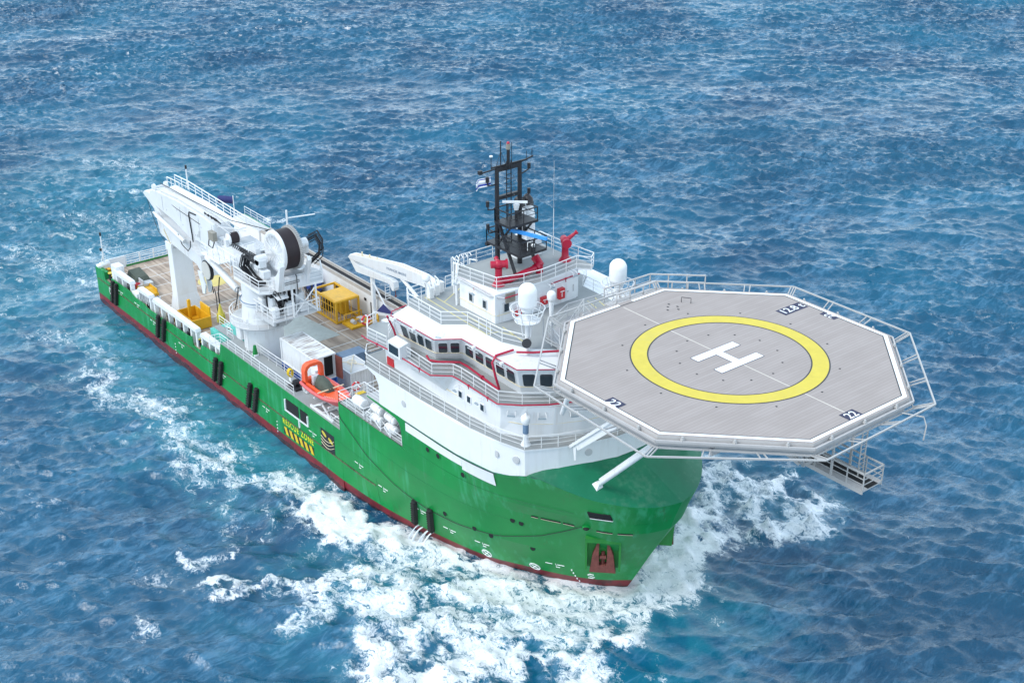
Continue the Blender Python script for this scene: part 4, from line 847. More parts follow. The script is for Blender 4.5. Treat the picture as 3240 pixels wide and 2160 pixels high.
# red fire main along the bridge deck, wheelhouse and roof edges
def pipe(pts,r=.07,name='fire_main',mat='rp',par=ship,brk=True):
    b=MB(); b.tube(pts,r,6)
    if brk:
        for a,c in zip(pts,pts[1:]):
            a=V(a);c=V(c); n=int((c-a).length//2.4)
            for j in range(n): q=a.lerp(c,(j+.5)/max(n,1)); b.cyl(q-(c-a).normalized()*.06,q+(c-a).normalized()*.06,r*1.7,n=8); b.beam(q,q-V((0,0,.3)),.05)
    return b.build(name,MT[mat],par)
pipe([(-30.6,-10.5,E_Z+.25),(-29.8,-10.5,E_Z+.2),(-27.4,-10.15,E_Z+.12),(-21.4,-10.1,E_Z+.1),(-20.25,-8.85,E_Z+.1),(-19.4,-8.8,E_Z+.1),(-14.45,-8.92,E_Z+.1),(-13.15,-7.65,E_Z+.1),(-11.95,-6.0,E_Z+.1),(-10.95,-3.9,E_Z+.1)],.06)
pipe([(-23.6,-8.9,E_Z+.6),(-23.2,-8.9,E_Z+.35),(-22.6,-8.5,E_Z+.3),(-21.5,-7.2,E_Z+.3),(-20.6,-7.15,E_Z+.3),(-15.9,-7.7,E_Z+.35),(-15.7,-7.75,E_Z+.45),(-15.9,-7.95,E_Z+1.5),(-16.15,-8.05,T_Z-.35),(-16.3,-7.6,T_Z+.05),(-15.9,-6.2,T_Z+.25)],.10)
pipe([(-27.9,-7.8,T_Z+.2),(-27.9,-9.2,T_Z+.05),(-27.5,-9.56,T_Z-.08),(-21.7,-9.46,T_Z-.08),(-20.45,-7.71,T_Z-.08),(-13.65,-7.69,T_Z-.08),(-11.83,-5.36,T_Z-.08),(-10.83,-2.2,T_Z-.08)],.045,brk=False)
pipe([(-27.75,-9.75,T_Z-.15),(-27.9,-9.1,E_Z+1.4),(-27.6,-8.9,E_Z+.1)],.09)
pipe([(-15.3,-6.4,T_Z+.35),(-14.3,-5.6,T_Z+.45),(-13.6,-4.6,T_Z+.5),(-12.2,-2.5,T_Z+.5),(-12.0,-1.5,T_Z+.5)],.085)
pipe([(-25.2,-4.5,H_Z-.05),(-21.1,-4.4,H_Z-.35),(-20.2,-3.7,H_Z-.4),(-20.05,-1.0,H_Z-.35)],.045)
pipe([(-20.3,1.2,H_Z-.5),(-20.3,4.2,H_Z-.4)],.05)
b=MB(); b.tube([(-25.3,-4.55,H_Z-.05),(-21.0,-4.5,H_Z-.25),(-20.15,-3.7,H_Z-.35)],.08,5); b.build('pipe_run',MT['lgrey'],ship)
# railings
def mirror(p): return [(x,-y,z) for x,y,z in p]
for f in (lambda p:p,mirror):
    railing(f([(-31.2,-9.9,D_Z),(-29,-9.93,D_Z),(-23.3,-9.85,D_Z),(-17.1,-9.55,D_Z),(-13.9,-9.05,D_Z),(-11.85,-8.42,D_Z),(-10.6,-6.2,D_Z),(-9.65,-3.6,D_Z),(-9.1,-1.6,D_Z),(-9.0,0,D_Z)]))
    railing(f([(-32.5,-8.9,D_Z),(-31.2,-9.9,D_Z)])); railing(f([(-32.5,-8.9,D_Z),(-32.5,-7.0,D_Z)]))
    railing(f([(-32.3,-8.0,E_Z),(-32.0,-9.0,E_Z),(-30.2,-10.2,E_Z),(-27.7,-9.95,E_Z)]));railing(f([(-25.1,-9.75,E_Z),(-21.45,-9.9,E_Z),(-20.35,-8.65,E_Z),(-19.4,-8.55,E_Z),(-14.6,-8.7,E_Z),(-13.25,-7.5,E_Z),(-12.05,-5.85,E_Z),(-11.1,-3.75,E_Z)]))
    railing(f([(-28.9,-7.0,T_Z+.14),(-27.9,-7.55,T_Z+.14),(-23.3,-7.6,T_Z+.14),(-21.95,-6.0,T_Z+.14),(-17.75,-5.85,T_Z+.14),(-15.55,-5.0,T_Z+.14)]))
railing([(x,y,H_Z+.04) for x,y in Uo2],closed=True)
railing([(-28.8,-7.0,T_Z+.14),(-28.8,-5.2,T_Z+.14)]); railing([(-28.8,-3.2,T_Z+.14),(-28.8,-.6,T_Z+.14),(-31.8,-.2,T_Z+.14)])
railing([(-30.8,-7.2,E_Z),(-29.3,-8.7,E_Z)])
b=MB() # bundle of white vent pipes and frames aft of the deckhouse
for k in range(5): y=-3.6+k*.42; b.tube([(-27.3,y,H_Z-1.2),(-27.3,y,H_Z+.7),(-27.1,y,H_Z+.9),(-26.8,y,H_Z+.7)],.05,6)
b.tube([(-27.5,-3.2,T_Z),(-27.5,-3.2,24.0),(-27.0,-3.2,24.05),(-25.6,-4.3,23.9)],.12,8)
b.tube([(-28.0,-1.2,T_Z),(-28.0,-1.2,H_Z-.2),(-27,-1.2,H_Z)],.08,8)
for x,y in ((-25.5,-4.45),(-25.5,-4.0),(-25.4,-3.5)): b.cyl((x,y,T_Z+.1),(x,y,H_Z),.1,n=8)
b.build('vent_pipe',MT['white'],ship)
b=MB(); r4=random.Random(8)
for (x,y) in ((-28.0,-5.3),(-28.2,-4.6),(-28.5,-3.9)):
    b=MB(); b.box((x,y,T_Z+.6),(.5,.4,.9)); b.tube([(x,y,T_Z+.1),(x+.3,y-.3,T_Z+1.3),(x-.2,y-.4,T_Z+1.6),(x-.5,y,T_Z+.2)],.05,5); b.build('deck_gear',MT['rail'],ship)
# inspection platform between the wheelhouse roof and the helideck, with stairs
b=MB(); b.prism([(-15.9,-2.9),(-13.2,-3.9),(-11.8,-2.4),(-11.8,4.5),(-17.2,4.5),(-17.5,.5)],T_Z+.35,T_Z+.5); 
for k in range(9): b.box((-13.6+.17*k,-2.6+.05*k,T_Z+.7+k*.34),(.26,.9,.05))
b.beam((-13.7,-3.1,T_Z+.6),(-12.1,-2.7,T_Z+3.7),.05,.25); b.beam((-13.7,-2.1,T_Z+.6),(-12.1,-1.7,T_Z+3.7),.05,.25)
b.build('access_platform',paint('platform_grey',(.38,.37,.37),.7,.1),ship)
b=MB(); b.rail([(-17.2,4.5,T_Z+.5),(-17.5,.5,T_Z+.5),(-15.9,-2.9,T_Z+.5),(-13.3,-3.9,T_Z+.5)],h=1.1)
for x in (-15.2,-14.2,-13.2): b.beam((x,-3.9,T_Z+.5),(x,-3.9,T_Z+2.5),.08)
b.rail([(-13.6,-3.15,T_Z+1.0),(-12.0,-2.7,T_Z+3.8)],h=1.0,step=.8)
b.build('platform_rail',MT['lgrey'],ship)

# ---------------- helideck ----------------
def octo(r,z=None):
    t=math.tan(math.pi/8); q=[(r,-r*t),(r,r*t),(r*t,r),(-r*t,r),(-r,r*t),(-r,-r*t),(-r*t,-r),(r*t,-r)]
    return q if z is None else [V((x,y,z)) for x,y in q]
b=MB(); b.prism(octo(11.35),24.72,25.0,0,1); heli=b.build('helideck',[MT['alu'],MT['heli']],ship)
b=MB(); 
for z0,z1,r0 in ((24.45,24.715,11.5),(23.95,24.35,11.15)):
    A=octo(r0,z0);B=octo(r0,z1);Cq=octo(r0-.3,z1);Dq=octo(r0-.3,z0); b.loft([A,B,Cq,Dq,A],caps=False)
for i in range(8):
    A=octo(11.62,24.75); q=A[i].lerp(A[(i+1)%8],.5); b.beam(A[i],A[(i+1)%8],.10,.16)
for y in np.arange(-9.6,9.7,2.4):
    L=11.0 if abs(y)<4.6 else 11.0-(abs(y)-4.6); b.beam((-L,y,24.3),(L,y,24.3),.2,.55)
for x in (-7,-2.4,2.4,7): b.beam((x,-9,24.0),(x,9,24.0),.25,.5)
b.build('deck_frame',MT['alu'],heli)
def ringsheet(b,r0,r1,z,n=96,m=0):
    vs=[(r*math.cos(2*math.pi*i/n),r*math.sin(2*math.pi*i/n),z) for r in (r0,r1) for i in range(n)]
    b.add(vs,[(i,n+i,n+(i+1)%n,(i+1)%n) for i in range(n)],m)
b=MB(); ringsheet(b,5.50,5.62,25.006); ringsheet(b,6.68,6.80,25.006)
A=octo(10.95,25.006);B=octo(10.84,25.006); 
for i in range(8): b.add([A[i],A[(i+1)%8],B[(i+1)%8],B[i]],[(0,1,2,3)])
b.build('circle_outline',MT['black'],heli)
b=MB(); ringsheet(b,5.60,6.70,25.011); b.build('landing_circle',MT['marky'],heli)
b=MB(); A=octo(11.2,25.011);B=octo(10.92,25.011)
for i in range(8):
    if i==4:
        for t0,t1 in ((0,.36),(.50,1)): b.add([A[i].lerp(A[5],t0),A[i].lerp(A[5],t1),B[i].lerp(B[5],t1),B[i].lerp(B[5],t0)],[(0,1,2,3)])
    else: b.add([A[i],A[(i+1)%8],B[(i+1)%8],B[i]],[(0,1,2,3)])
b.build('perimeter_line',MT['markw'],heli)
b=MB(); b.bx(-1.50,-.80,-2.17,1.93,25.0,25.018); b.bx(.70,1.40,-2.17,1.93,25.0,25.018); b.bx(-.80,.70,-.42,.22,25.0,25.018); b.build('landing_letter',MT['markw'],heli)
b=MB()
for x0,x1,y0,y1 in ((-1.55,-.75,-2.22,1.98),(.65,1.45,-2.22,1.98),(-.75,.65,-.47,.27)): b.bx(x0,x1,y0,y1,24.99,25.009)
b.build('letter_outline',MT['markb'],heli)
b=MB(); b.bx(-10.6,-5.7,-.035,.035,24.99,25.006); b.bx(-5.5,-1.6,-.16,-.09,24.99,25.006); b.bx(1.5,10.4,-.16,-.09,24.99,25.006); b.build('centre_line',paint('line_pale',(.62,.57,.50),.6),heli)
def plaque(cx_,cy_,w_,h_,body,ang,size):
    b=MB(); ca,sa=math.cos(ang),math.sin(ang); ex=V((ca,sa,0)); ey=V((-sa,ca,0)); c=V((cx_,cy_,25.008))
    b.add([c-ex*w_/2-ey*h_/2,c+ex*w_/2-ey*h_/2,c+ex*w_/2+ey*h_/2,c-ex*w_/2+ey*h_/2],[(0,1,2,3)],0)
    b.text(body,size,plane_M((cx_,cy_,25.016),ex,ey),1); b.build('marking_plaque',[MT['markb'],MT['markw']],heli)
plaque(-2.6,9.47,2.5,1.02,'12.8 t',R(90),1.0)
plaque(-.08,10.65,1.35,.62,'22',R(180),.78); plaque(-.02,-10.65,1.3,1.05,'22',0,.95); plaque(10.52,-.08,1.3,1.0,'22',R(90),.95)
for a in range(0,360,30):
    for rr in (3.6,7.4): b=MB(); b.box((rr*math.cos(R(a+7)),rr*math.sin(R(a+7)),25.01),(.11,.11,.03)); b.build('tie_down',MT['black'],heli)
for x,y in ((-8.6,2.6),(-8.2,2.2),(-8.9,3.0),(-8.2,3.2),(-7.8,2.9)): b=MB(); b.box((x,y,25.01),(.16,.11,.03)); b.build('tie_down',MT['black'],heli)
b=MB(); b.tube([(-8.6,4.0,25),(-8.6,4.0,25.4),(-8.0,4.4,25.4),(-8.0,4.4,25)],.03,5); b.build('grab_loop',MT['black'],heli)
# perimeter lights
for i in range(8):
    A=octo(11.5,24.9); n=2 if i in (0,2,4,6) else 3
    for j in range(3):
        q=A[i].lerp(A[(i+1)%8],(j+.5)/3); l=MB(); l.box(q+V((0,0,-.02)),(.2,.2,.12)); l.cyl(q,q+V((0,0,.16)),.09,.07,n=10); l.build('perimeter_light',MT['alu2'],heli)
# safety net frames: two long bars and rungs outside every side
for i in range(8):
    b=MB(); I0,I1=octo(11.65,24.3)[i],octo(11.65,24.3)[(i+1)%8]; OZ=(24.75,24.92,24.92,24.92,24.92,24.9,24.8,24.35); O0,O1=octo(12.88,OZ[i])[i],octo(12.88,OZ[(i+1)%8])[(i+1)%8]
    if i==4: # aft side, part taken by the stair
        pass
    b.beam(O0,O1,.10); b.beam(I0,I1,.09)
    for t in (0,.02,.31,.35,.64,.68,.98):
        b.beam(I0.lerp(I1,t),O0.lerp(O1,t),.075)
    b.build('net_frame',MT['alu2'],heli)
    nb=MB(); vs=[I0,I1,O1,O0]
# walkway rail at the aft port side
b=MB(); b.rail([(-11.9,.5,24.3),(-11.9,4.6,24.3),(-10.2,6.3,24.3)],h=1.15,k=2,step=1.6,r=.035); b.rail([(-13.3,.5,24.3),(-13.2,5.2,24.3),(-10.3,8.3,24.3)],h=1.15,k=2,step=1.6,r=.035); b.build('walkway_rail',MT['alu'],heli)
b=MB(); b.prism([(-12.0,.5),(-12.0,4.7),(-10.1,6.6),(-10.3,8.3),(-13.2,5.2),(-13.3,.5)],24.15,24.25); b.build('escape_walkway',MT['alu'],heli)
# supports
for s in (-1,1):
    b=MB()
    b.beam((-10.2,s*5.3,15.3),(-.9,s*5.0,23.9),.36,.22); b.beam((-9.6,s*5.3,15.5),(-3.0,s*5.1,21.5),.06,.62); b.loft([[(-10.0,s*5.33,15.7),(-9.6,s*5.33,15.5),(-9.6,s*5.27,15.5),(-10.0,s*5.27,15.7)],[(-9.75,s*5.33,14.3),(-9.6,s*5.33,14.3),(-9.6,s*5.27,14.3),(-9.75,s*5.27,14.3)]])
    b.build('support_strut',MT['white'],ship)
    b=MB(); b.cyl((-8.2,s*4.6,12.4),(3.0,s*5.0,24.0),.20,n=14); b.beam((-7.6,s*4.6,13.2),(2.8,s*5,23.95),.10,.42); b.loft([[(-8.9,s*4.2,12.1),(-7.6,s*4.2,12.1),(-7.6,s*5.1,12.1),(-8.9,s*5.1,12.1)],[(-7.9,s*4.5,13.1),(-7.5,s*4.5,13.1),(-7.5,s*4.8,13.1),(-7.9,s*4.8,13.1)]]); b.cyl((-8.9,s*5.25,12.55),(-8.2,s*4.6,12.5),.15,n=10)
    b.build('support_strut',MT['white'],ship)
    b=MB(); b.cyl((-12.4,s*3.4,E_Z),(-9.2,s*4.2,23.9),.22,n=12); b.cyl((-11.0,s*5.5,E_Z-.4),(-7,s*7.5,23.9),.2,n=12); b.build('support_strut',MT['white'],ship)
# hanging observation walkway under the front edge
b=MB(); b.bx(3.5,12.9,-1.3,.5,20.95,21.1,0); b.bx(3.5,12.9,-1.4,-1.3,20.8,21.1,1); b.bx(3.5,12.9,.5,.6,20.8,21.1,1); b.bx(3.5,12.95,-.9,.1,21.1,21.12,2)
wk=b.build('hanging_walkway',[MT['alu'],MT['alu2'],MT['dark']],heli)
b=MB(); b.rail([(5.2,-1.35,21.1),(12.9,-1.35,21.1),(12.9,.55,21.1),(5.2,.55,21.1)],h=1.15,step=1.3,r=.035)
for x in (5.2,8.4,10.4):
    for y in (-1.35,.55): b.beam((x,y,21.0),(x,y,24.2),.12)
for y in (-.2,.3): b.beam((11.6,y,21.1),(11.6,y,24.3),.07)
for k in range(9): b.beam((11.6,-.2,21.3+k*.34),(11.6,.3,21.3+k*.34),.05)
b.build('walkway_hanger',MT['alu2'],wk)
b=MB(); b.beam((6.5,-4.3,24.0),(8.5,-2.2,21.3),.22); b.beam((9.4,-3.9,24.0),(8.7,-2.0,21.2),.2); b.beam((8.6,-2.1,21.3),(8.8,-1.3,21.3),.2); b.build('brace',MT['alu2'],heli)
b=MB(); b.tube([(11.8,3.4,24.5),(12.9,4.2,24.4),(13.3,4.0,24.0),(13.3,3.9,23.0)],.05,6); b.build('hanging_arm',MT['alu2'],heli)
b=MB(); b.tube([(2.0,-4.2,23.2),(3.6,-3.4,22.6),(5.3,-3.2,22.6),(6.4,-2.6,23.0)],.06,6); b.build('foam_pipe',MT['rp'],heli)
# ---------------- mast (part of the ship) ----------------
BR0=(-23.55,-.68,27.5);BR1=(-19.95,.36,27.5);WR0=(-23.85,-.97,29.8);WR1=(-22.5,.5,29.8)
mast=MB()
for s in (-1,1): mast.cyl((-24.3,s*1.15,H_Z),(-24.3,s*1.15,32.5),.21,.17,n=10)
for z,h in ((32.35,.35),(30.0,.3)): mast.beam((-24.3,-1.2,z),(-24.3,1.2,z),.3,h)
mast.beam((-24.3,-1.7,32.6),(-24.3,1.9,32.6),.12); mast.beam((-24.3,-2.9,32.35),(-24.3,-1.2,32.45),.1); mast.beam((-24.3,1.2,32.5),(-24.3,2.5,32.75),.1)
mst=mast.build('mast',MT['black'],ship)
b=MB()
for s in (-1,1): b.beam((-21.7,s*1.1-.1,H_Z),(-24.2,s*1.15,28.2),.2); b.beam((-22.5,s*1.1,28.1),(-24.2,s*1.15,26.2),.12)
b.build('mast_strut',MT['black'],mst)
b=MB(); b.prism([(-25.4,-1.45),(-21.0,-1.45),(-21.1,1.35),(-25.4,1.2)],25.95,26.15); b.prism([(-25.5,-1.5),(-25.2,-1.5),(-25.2,1.3),(-25.5,1.3)],25.75,26.0); b.build('mast_platform',MT['black'],mst)
b=MB(); b.prism([(-24.3,-1.45),(-22.3,-1.45),(-22.3,1.45),(-24.3,1.3)],28.0,28.2); b.build('mast_platform',MT['black'],mst)
for P,z in (([(-25.4,-1.4),(-21.05,-1.4),(-21.1,1.3),(-25.4,1.2)],26.15),([(-24.3,-1.4),(-22.35,-1.4),(-22.35,1.4),(-24.3,1.3)],28.2)):
    b=MB(); b.rail([(x,y,z) for x,y in P],h=1.05,k=2,step=1.4,r=.03,closed=True); b.build('platform_rail',MT['black'],mst)
b=MB()
for x,y in ((-23.95,-.45),(-23.95,.0)): b.beam((x,y,26),(x,y,33.0),.06)
for z in np.arange(26.2,32.9,.38): b.beam((-23.95,-.45,z),(-23.95,0,z),.045)
for z in (30.2,30.7,31.2,31.7): b.tube([(-23.95+.5*math.cos(t),-.25+.45*math.sin(t),z) for t in np.linspace(-1.6,1.6,8)],.025,4)
b.build('mast_ladder',MT['black'],mst)
for s,z in ((-1,31.2),(-1,29.2),(-1,27.3),(1,31.5),(1,29.4)):
    b=MB(); b.tube([(-24.3,s*1.2,z),(-24.3,s*1.6,z-.05 if s<0 else z+.1),(-24.3,s*2.05,z+.02 if s<0 else z+.25),(-24.3,s*2.1,z+.6)],.06,5); b.cyl((-24.3,s*2.1,z+.3),(-24.3,s*2.1,z+.75),.14,n=8); b.build('navigation_light',MT['black'],mst)
b=MB(); b.tube([(-24.3,-.75,32.6),(-24.3,-.75,34.6)],.05,5); b.tube([(-24.3,-1.2,32.6),(-24.3,-.75,33.8),(-24.3,-.25,32.6)],.03,4)
b.cyl((-24.3,0,32.5),(-24.3,0,33.8),.13,n=8); b.tube([(-24.3,.35,32.5),(-24.3,.35,34.3)],.03,4); b.tube([(-24.3,-1.7,32.4),(-24.3,-1.7,33.5)],.035,4); b.tube([(-24.3,2.4,32.7),(-24.3,2.4,33.4)],.03,4); b.tube([(-24.3,1.85,32.7),(-24.3,1.85,33.3)],.03,4); b.box((-24.3,-2.8,32.45),(.25,.3,.3)); b.build('antenna_rod',MT['black'],mst)
b=MB(); b.cyl((-24.3,0,33.8),(-24.3,0,34.25),.17,n=10); b.build('masthead_lamp',MT['beige'],mst); b=MB(); b.ball((-24.3,0,34.3),.13); b.build('lamp_cap',MT['rp'],mst)
b=MB(); b.cyl((-24.3,-1.7,33.5),(-24.3,-1.7,33.6),.14,n=10); b.build('gps_dish',MT['white'],mst)
b=MB(); b.cyl((-23.3,0,28.2),(-23.3,0,29.1),.13,n=10,m=1); b.cyl((-23.3,0,29.05),(-23.3,0,29.5),.18,.28,n=12,m=0); b.beam(WR0,WR1,.16,.16,m=0); b.build('radar_scanner',[MT['white'],MT['black']],mst)
b=MB(); b.cyl((-22.0,0,26.15),(-22.0,0,27.0),.25,n=10,m=1); b.box((-22.0,.1,27.25),(.6,.7,.5),m=0); b.beam(BR0,BR1,.2,.26,m=2); b.build('radar_scanner',[MT['white'],MT['black'],MT['blueR']],mst)
b=MB(); b.cyl((-21.3,.1,26.15),(-21.3,.1,26.5),.2,n=10,m=1); b.ball((-21.3,.1,26.6),.17); b.tube([(-21.5,-.3,26.2),(-21.5,-.3,26.9),(-21.4,0,26.9)],.04,4); b.build('horn',[MT['white'],MT['black']],mst)
b=MB(); 
for y in (2.2,3.1): # white exhaust uptakes with black tips
    b.cyl((-25.4,y+.1,H_Z+.1),(-25.4,y,27.2),.42,.4,n=16,m=0); b.cyl((-25.4,y,27.15),(-25.6,y,28.3),.46,.36,n=14,m=0); b.tube([(-25.4,y,28.2),(-25.5,y,28.6),(-25.9,y,28.8)],.34,10,m=1)
b.bx(-26.2,-24.7,1.5,3.8,H_Z,25.6,0); b.build('exhaust_stack',[MT['white'],MT['black']],ship)

# ---------------- equipment standing on the ship ----------------
def radome(x,y,z0,zc,r,h,cage,label,ztop=None):
    t=empty('radome',(x,y,z0),label,'antenna dome','white satellite domes around the bridge top')
    b=MB(); b.cyl((x,y,z0),(x,y,zc),.17 if r>.6 else .12,.22,n=12); 
    if cage:
        for a in (0,2.1,4.2): b.beam((x+.35*math.cos(a),y+.35*math.sin(a),z0+1.2),(x+.6*math.cos(a),y+.6*math.sin(a),zc),.06)
        b.cyl((x,y,zc-.25),(x,y,zc),.5,n=16)
    b.build('pedestal',MT['white'],t)
    b=MB(); pr=[(.001,0),(r*.72,0),(r*.96,.12),(r,.3)]; pr+= [(r,h-r)]+[(r*math.cos(a),h-r+r*math.sin(a)) for a in np.linspace(.15,1.56,9)]; pr.append((.001,h)); b.lathe((x,y,zc),pr,28); b.build('dome',MT['raft'],t)
    if cage:
        b=MB()
        for zz,rr in ((zc-.05,1.32),(zc-.55,1.15),(zc-1.05,.95)): b.tube([(x+rr*math.cos(a),y+rr*math.sin(a),zz) for a in np.linspace(0,2*math.pi,17)[:-1]],.04,5,closed=True)
        for a in np.linspace(0,2*math.pi,13)[:-1]: b.beam((x+1.32*math.cos(a),y+1.32*math.sin(a),zc-.05),(x+.95*math.cos(a),y+.95*math.sin(a),zc-1.05),.05)
        b.cyl((x,y,zc-1.1),(x,y,zc-1.05),.93,n=16); b.build('cage',MT['rail'],t)
    return t
radome(-15.35,-5.3,T_Z+.14,24.85,.70,1.95,True,'large white satellite dome in a round cage beside the corner of the upper deckhouse')
radome(-16.1,4.5,T_Z,24.0,.70,1.95,True,'large white satellite dome standing at the far aft corner of the helideck')
radome(-17.7,-1.0,T_Z+.14,23.38,.35,.84,False,'small white satellite dome on a slim post in front of the red boxes')
# fire monitors
def monitor(x,y,z,h,ang,label,tilt=.5):
    t=empty('fire_monitor',(x,y,z),label,'water cannon','red fire monitors beside the black mast')
    b=MB(); b.lathe((x,y,z),[(.55,0),(.5,.1),(.3,.35),(.27,h-.5),(.32,h-.3)],14); b.build('pedestal',MT['redm'],t)
    b=MB(); c=V((x,y,z+h)); d=V((math.cos(ang),math.sin(ang),tilt)).normalized(); s=V((-math.sin(ang),math.cos(ang),0))
    b.ball(c,.38,n=14); b.cyl(c-s*.62,c+s*.62,.3,n=14); b.cyl(c-s*.72,c-s*.58,.4,n=14); b.build('swivel',MT['redm'],t)
    b=MB(); b.cyl(c+d*.2,c+d*.95,.2,.13,n=12); b.cyl(c+d*.95,c+d*1.25,.11,.2,n=12); b.build('nozzle',MT['redm'],t)
    return t
monitor(-21.8,-3.0,H_Z+.04,1.75,R(150),'red fire monitor nearest the grey louvre board, at the near corner of the mast deck',.0)
monitor(-22.4,4.4,H_Z+.04,1.7,R(62),'red fire monitor on the far side of the mast deck with its nozzle raised',.75)
t=empty('foam_main',(-21.8,-1,H_Z),'thick red pipe lying on the mast deck between the two fire monitors','pipe')
b=MB(); b.tube([(-21.8,-3.0,H_Z+.35),(-21.5,-2.2,H_Z+.35),(-21.6,.6,H_Z+.6)],.27,10); b.build('pipe_run',MT['redm'],t)
b=MB(); b.tube([(-21.6,.6,H_Z+.6),(-21.7,1.1,H_Z+.8),(-22.2,1.0,H_Z+1.3)],.36,10); b.cyl((-21.6,1.0,H_Z+.1),(-21.6,1.0,H_Z+.9),.3,n=12); b.build('valve_elbow',MT['redm'],t)
# red hose cabinets
def cabinet(x0,x1,y0,y1,z0,z1,label,grp='red safety cabinets on the deckhouse front'):
    t=empty('fire_cabinet',((x0+x1)/2,(y0+y1)/2,z0),label,'fire box',grp)
    b=MB(); b.bx(x0,x1,y0,y1,z0,z1); b.build('box',MT['redbox'],t,bevel=.03)
    b=MB(); b.bx(x1,x1+.02,y0+.08,y1-.08,z1-.25,z1-.18); b.bx(x1,x1+.02,(y0+y1)/2-.08,(y0+y1)/2-.02,z0+.2,z1-.3); b.build('lettering_mark',MT['markw'],t); return t
cabinet(-20.42,-20.1,.1,.7,21.8,22.45,'square red cabinet between the large and the small satellite dome')
cabinet(-20.5,-20.1,1.9,2.5,21.8,22.7,'tall red cabinet right behind the small satellite dome')
cabinet(-20.42,-20.1,-2.5,-2.0,21.6,22.1,'small red cabinet half hidden by the cage of the large dome')
cabinet(-30.1,-29.1,-8.5,-7.9,D_Z,D_Z+.75,'red box standing alone at the aft end of the white side walkway',None)
# flags
def wavy(w_,h_,m,parent,o,ex,ez,name,z0=0,z1=1):
    b=MB(); n=12; vs=[]
    for i in range(n+1):
        for z in (z0,z1):
            t=i/n; c=V(o)+V(ex)*w_*t+V(ez)*h_*z+V((.16*math.sin(t*8)*t,.12*math.sin(t*7+1)*t,-.28*t*t)); vs.append(c)
    b.add(vs,[(2*i,2*i+2,2*i+3,2*i+1) for i in range(n)],0,True); o_=b.build(name,m,parent); sm=o_.modifiers.new('s','SOLIDIFY'); sm.thickness=.02; return o_
t=empty('flag',(-24.3,-2.3,31.6),'white flag with a blue band flying below the mast yard','flag')
for a,c,mm,nm in ((.0,.16,'flagw','white_band'),(.16,.36,'flagb','blue_band'),(.36,.82,'flagw','cloth'),(.82,.92,'flagb','blue_band'),(.92,1,'flagw','white_band')): wavy(1.4,.75,MT[mm],t,(-24.3,-1.75,31.15),(-.55,-.8,-.1),(0,0,1),nm,a,c)
t=empty('flag',(-90.5,8.4,7),'small dark blue flag on a thin staff above the crane boom','flag')
b=MB(); b.cyl((-90.5,8.4,A_Z),(-90.5,8.4,9.95),.06,n=8); b.build('staff',MT['white'],t); wavy(2.3,.95,MT['flagn'],t,(-90.5,8.38,8.85),(-.8,-.6,.1),(0,0,1),'cloth')
# whip antennas
for x,y,z,h,l in ((-23.9,4.4,H_Z,8.2,'very tall thin whip antenna right of the black mast'),(-27.4,-6.6,T_Z,2.8,'short white whip antenna at the aft edge of the top deck'),(-27.8,-5.8,T_Z,2.6,'white stub mast topped by a small ball, aft of the top deck'),(-19.5,-6.0,T_Z+.1,2.6,'thin white rod on the railing beside the yellow walkway lines')):
    t=empty('whip_antenna',(x,y,z),l,'antenna'); b=MB(); b.cyl((x,y,z),(x,y,z+h*.5),.032,n=6); b.build('base_rod',MT['white'],t); b=MB(); b.cyl((x,y,z+h*.5),(x,y,z+h),.016,n=5); 
    if 'ball' in l: b.ball((x,y,z+h*.8),.36)
    b.build('whip',MT['white'] if 'tall' not in l else MT['lgrey'],t)
# search light / crane post on the bow walkway
t=empty('deck_post_light',(-12.3,-8.0,D_Z),'white round headed post with a grey collar behind the bow railing','post light')
b=MB(); b.lathe((-12.35,-7.9,D_Z),[(.4,0),(.35,.15),(.22,.3),(.2,1.0)],14); b.build('base',MT['white'],t)
b=MB(); b.cyl((-12.35,-7.9,D_Z+1.0),(-12.35,-7.9,D_Z+1.75),.23,n=14); b.build('collar',MT['bluegrey'],t)
b=MB(); b.lathe((-12.35,-7.9,D_Z+1.75),[(.24,0),(.36,.2),(.38,.55),(.3,.7),(.1,.75),(.08,.9),(.001,.9)],16); b.build('head',MT['raft'],t)
t=empty('searchlight',(-15.2,-5.7,T_Z),'dark round searchlight on a white post under the caged satellite dome','searchlight')
b=MB(); b.cyl((-14.9,-5.7,T_Z),(-14.9,-5.7,T_Z+.8),.14,n=10); b.build('post',MT['white'],t)
b=MB(); b.cyl((-14.9,-5.7,T_Z+1.05),(-14.6,-6.0,T_Z+1.2),.34,.36,n=16); b.build('lamp_head',MT['black'],t)
# floodlights hung on the front of the middle house
def flood(c,n_,label,w_=.75):
    t=empty('floodlight',c,label,'floodlight','floodlights on the white house walls'); c=V(c); n_=V(n_).normalized(); s=V((-n_.y,n_.x,0))
    b=MB()
    for k in (-1,1): b.tube([c+s*k*w_*.35-n_*.2+V((0,0,.3)),c+s*k*w_*.4+n_*.4+V((0,0,.25)),c+s*k*w_*.42+n_*.5],.03,4)
    b.build('bracket',MT['rail'],t); b=MB(); M3=Matrix((s,n_,V((0,0,1)))).transposed(); b.box(c+n_*.5,(w_*.8,.16,.1),M=M3); b.build('lamp',paint('lamp_glass_grey',(.30,.36,.40),.3,.1),t); return t
flood((-14.0,-7.9,17.4),(.7,-.7,0),'floodlight on the curved house front, nearest its sharp corner'); flood((-12.4,-6.3,17.3),(.8,-.6,0),'floodlight in the middle of the curved house front'); flood((-11.3,-4.2,17.25),(.9,-.4,0),'floodlight on the house front close under the helideck edge')
flood((-19.6,-8.6,17.35),(0,-1,0),'floodlight above the aftermost small window of the white house side',.5); flood((-16.8,-8.6,17.4),(0,-1,0),'floodlight above the foremost small window of the white house side',.5)
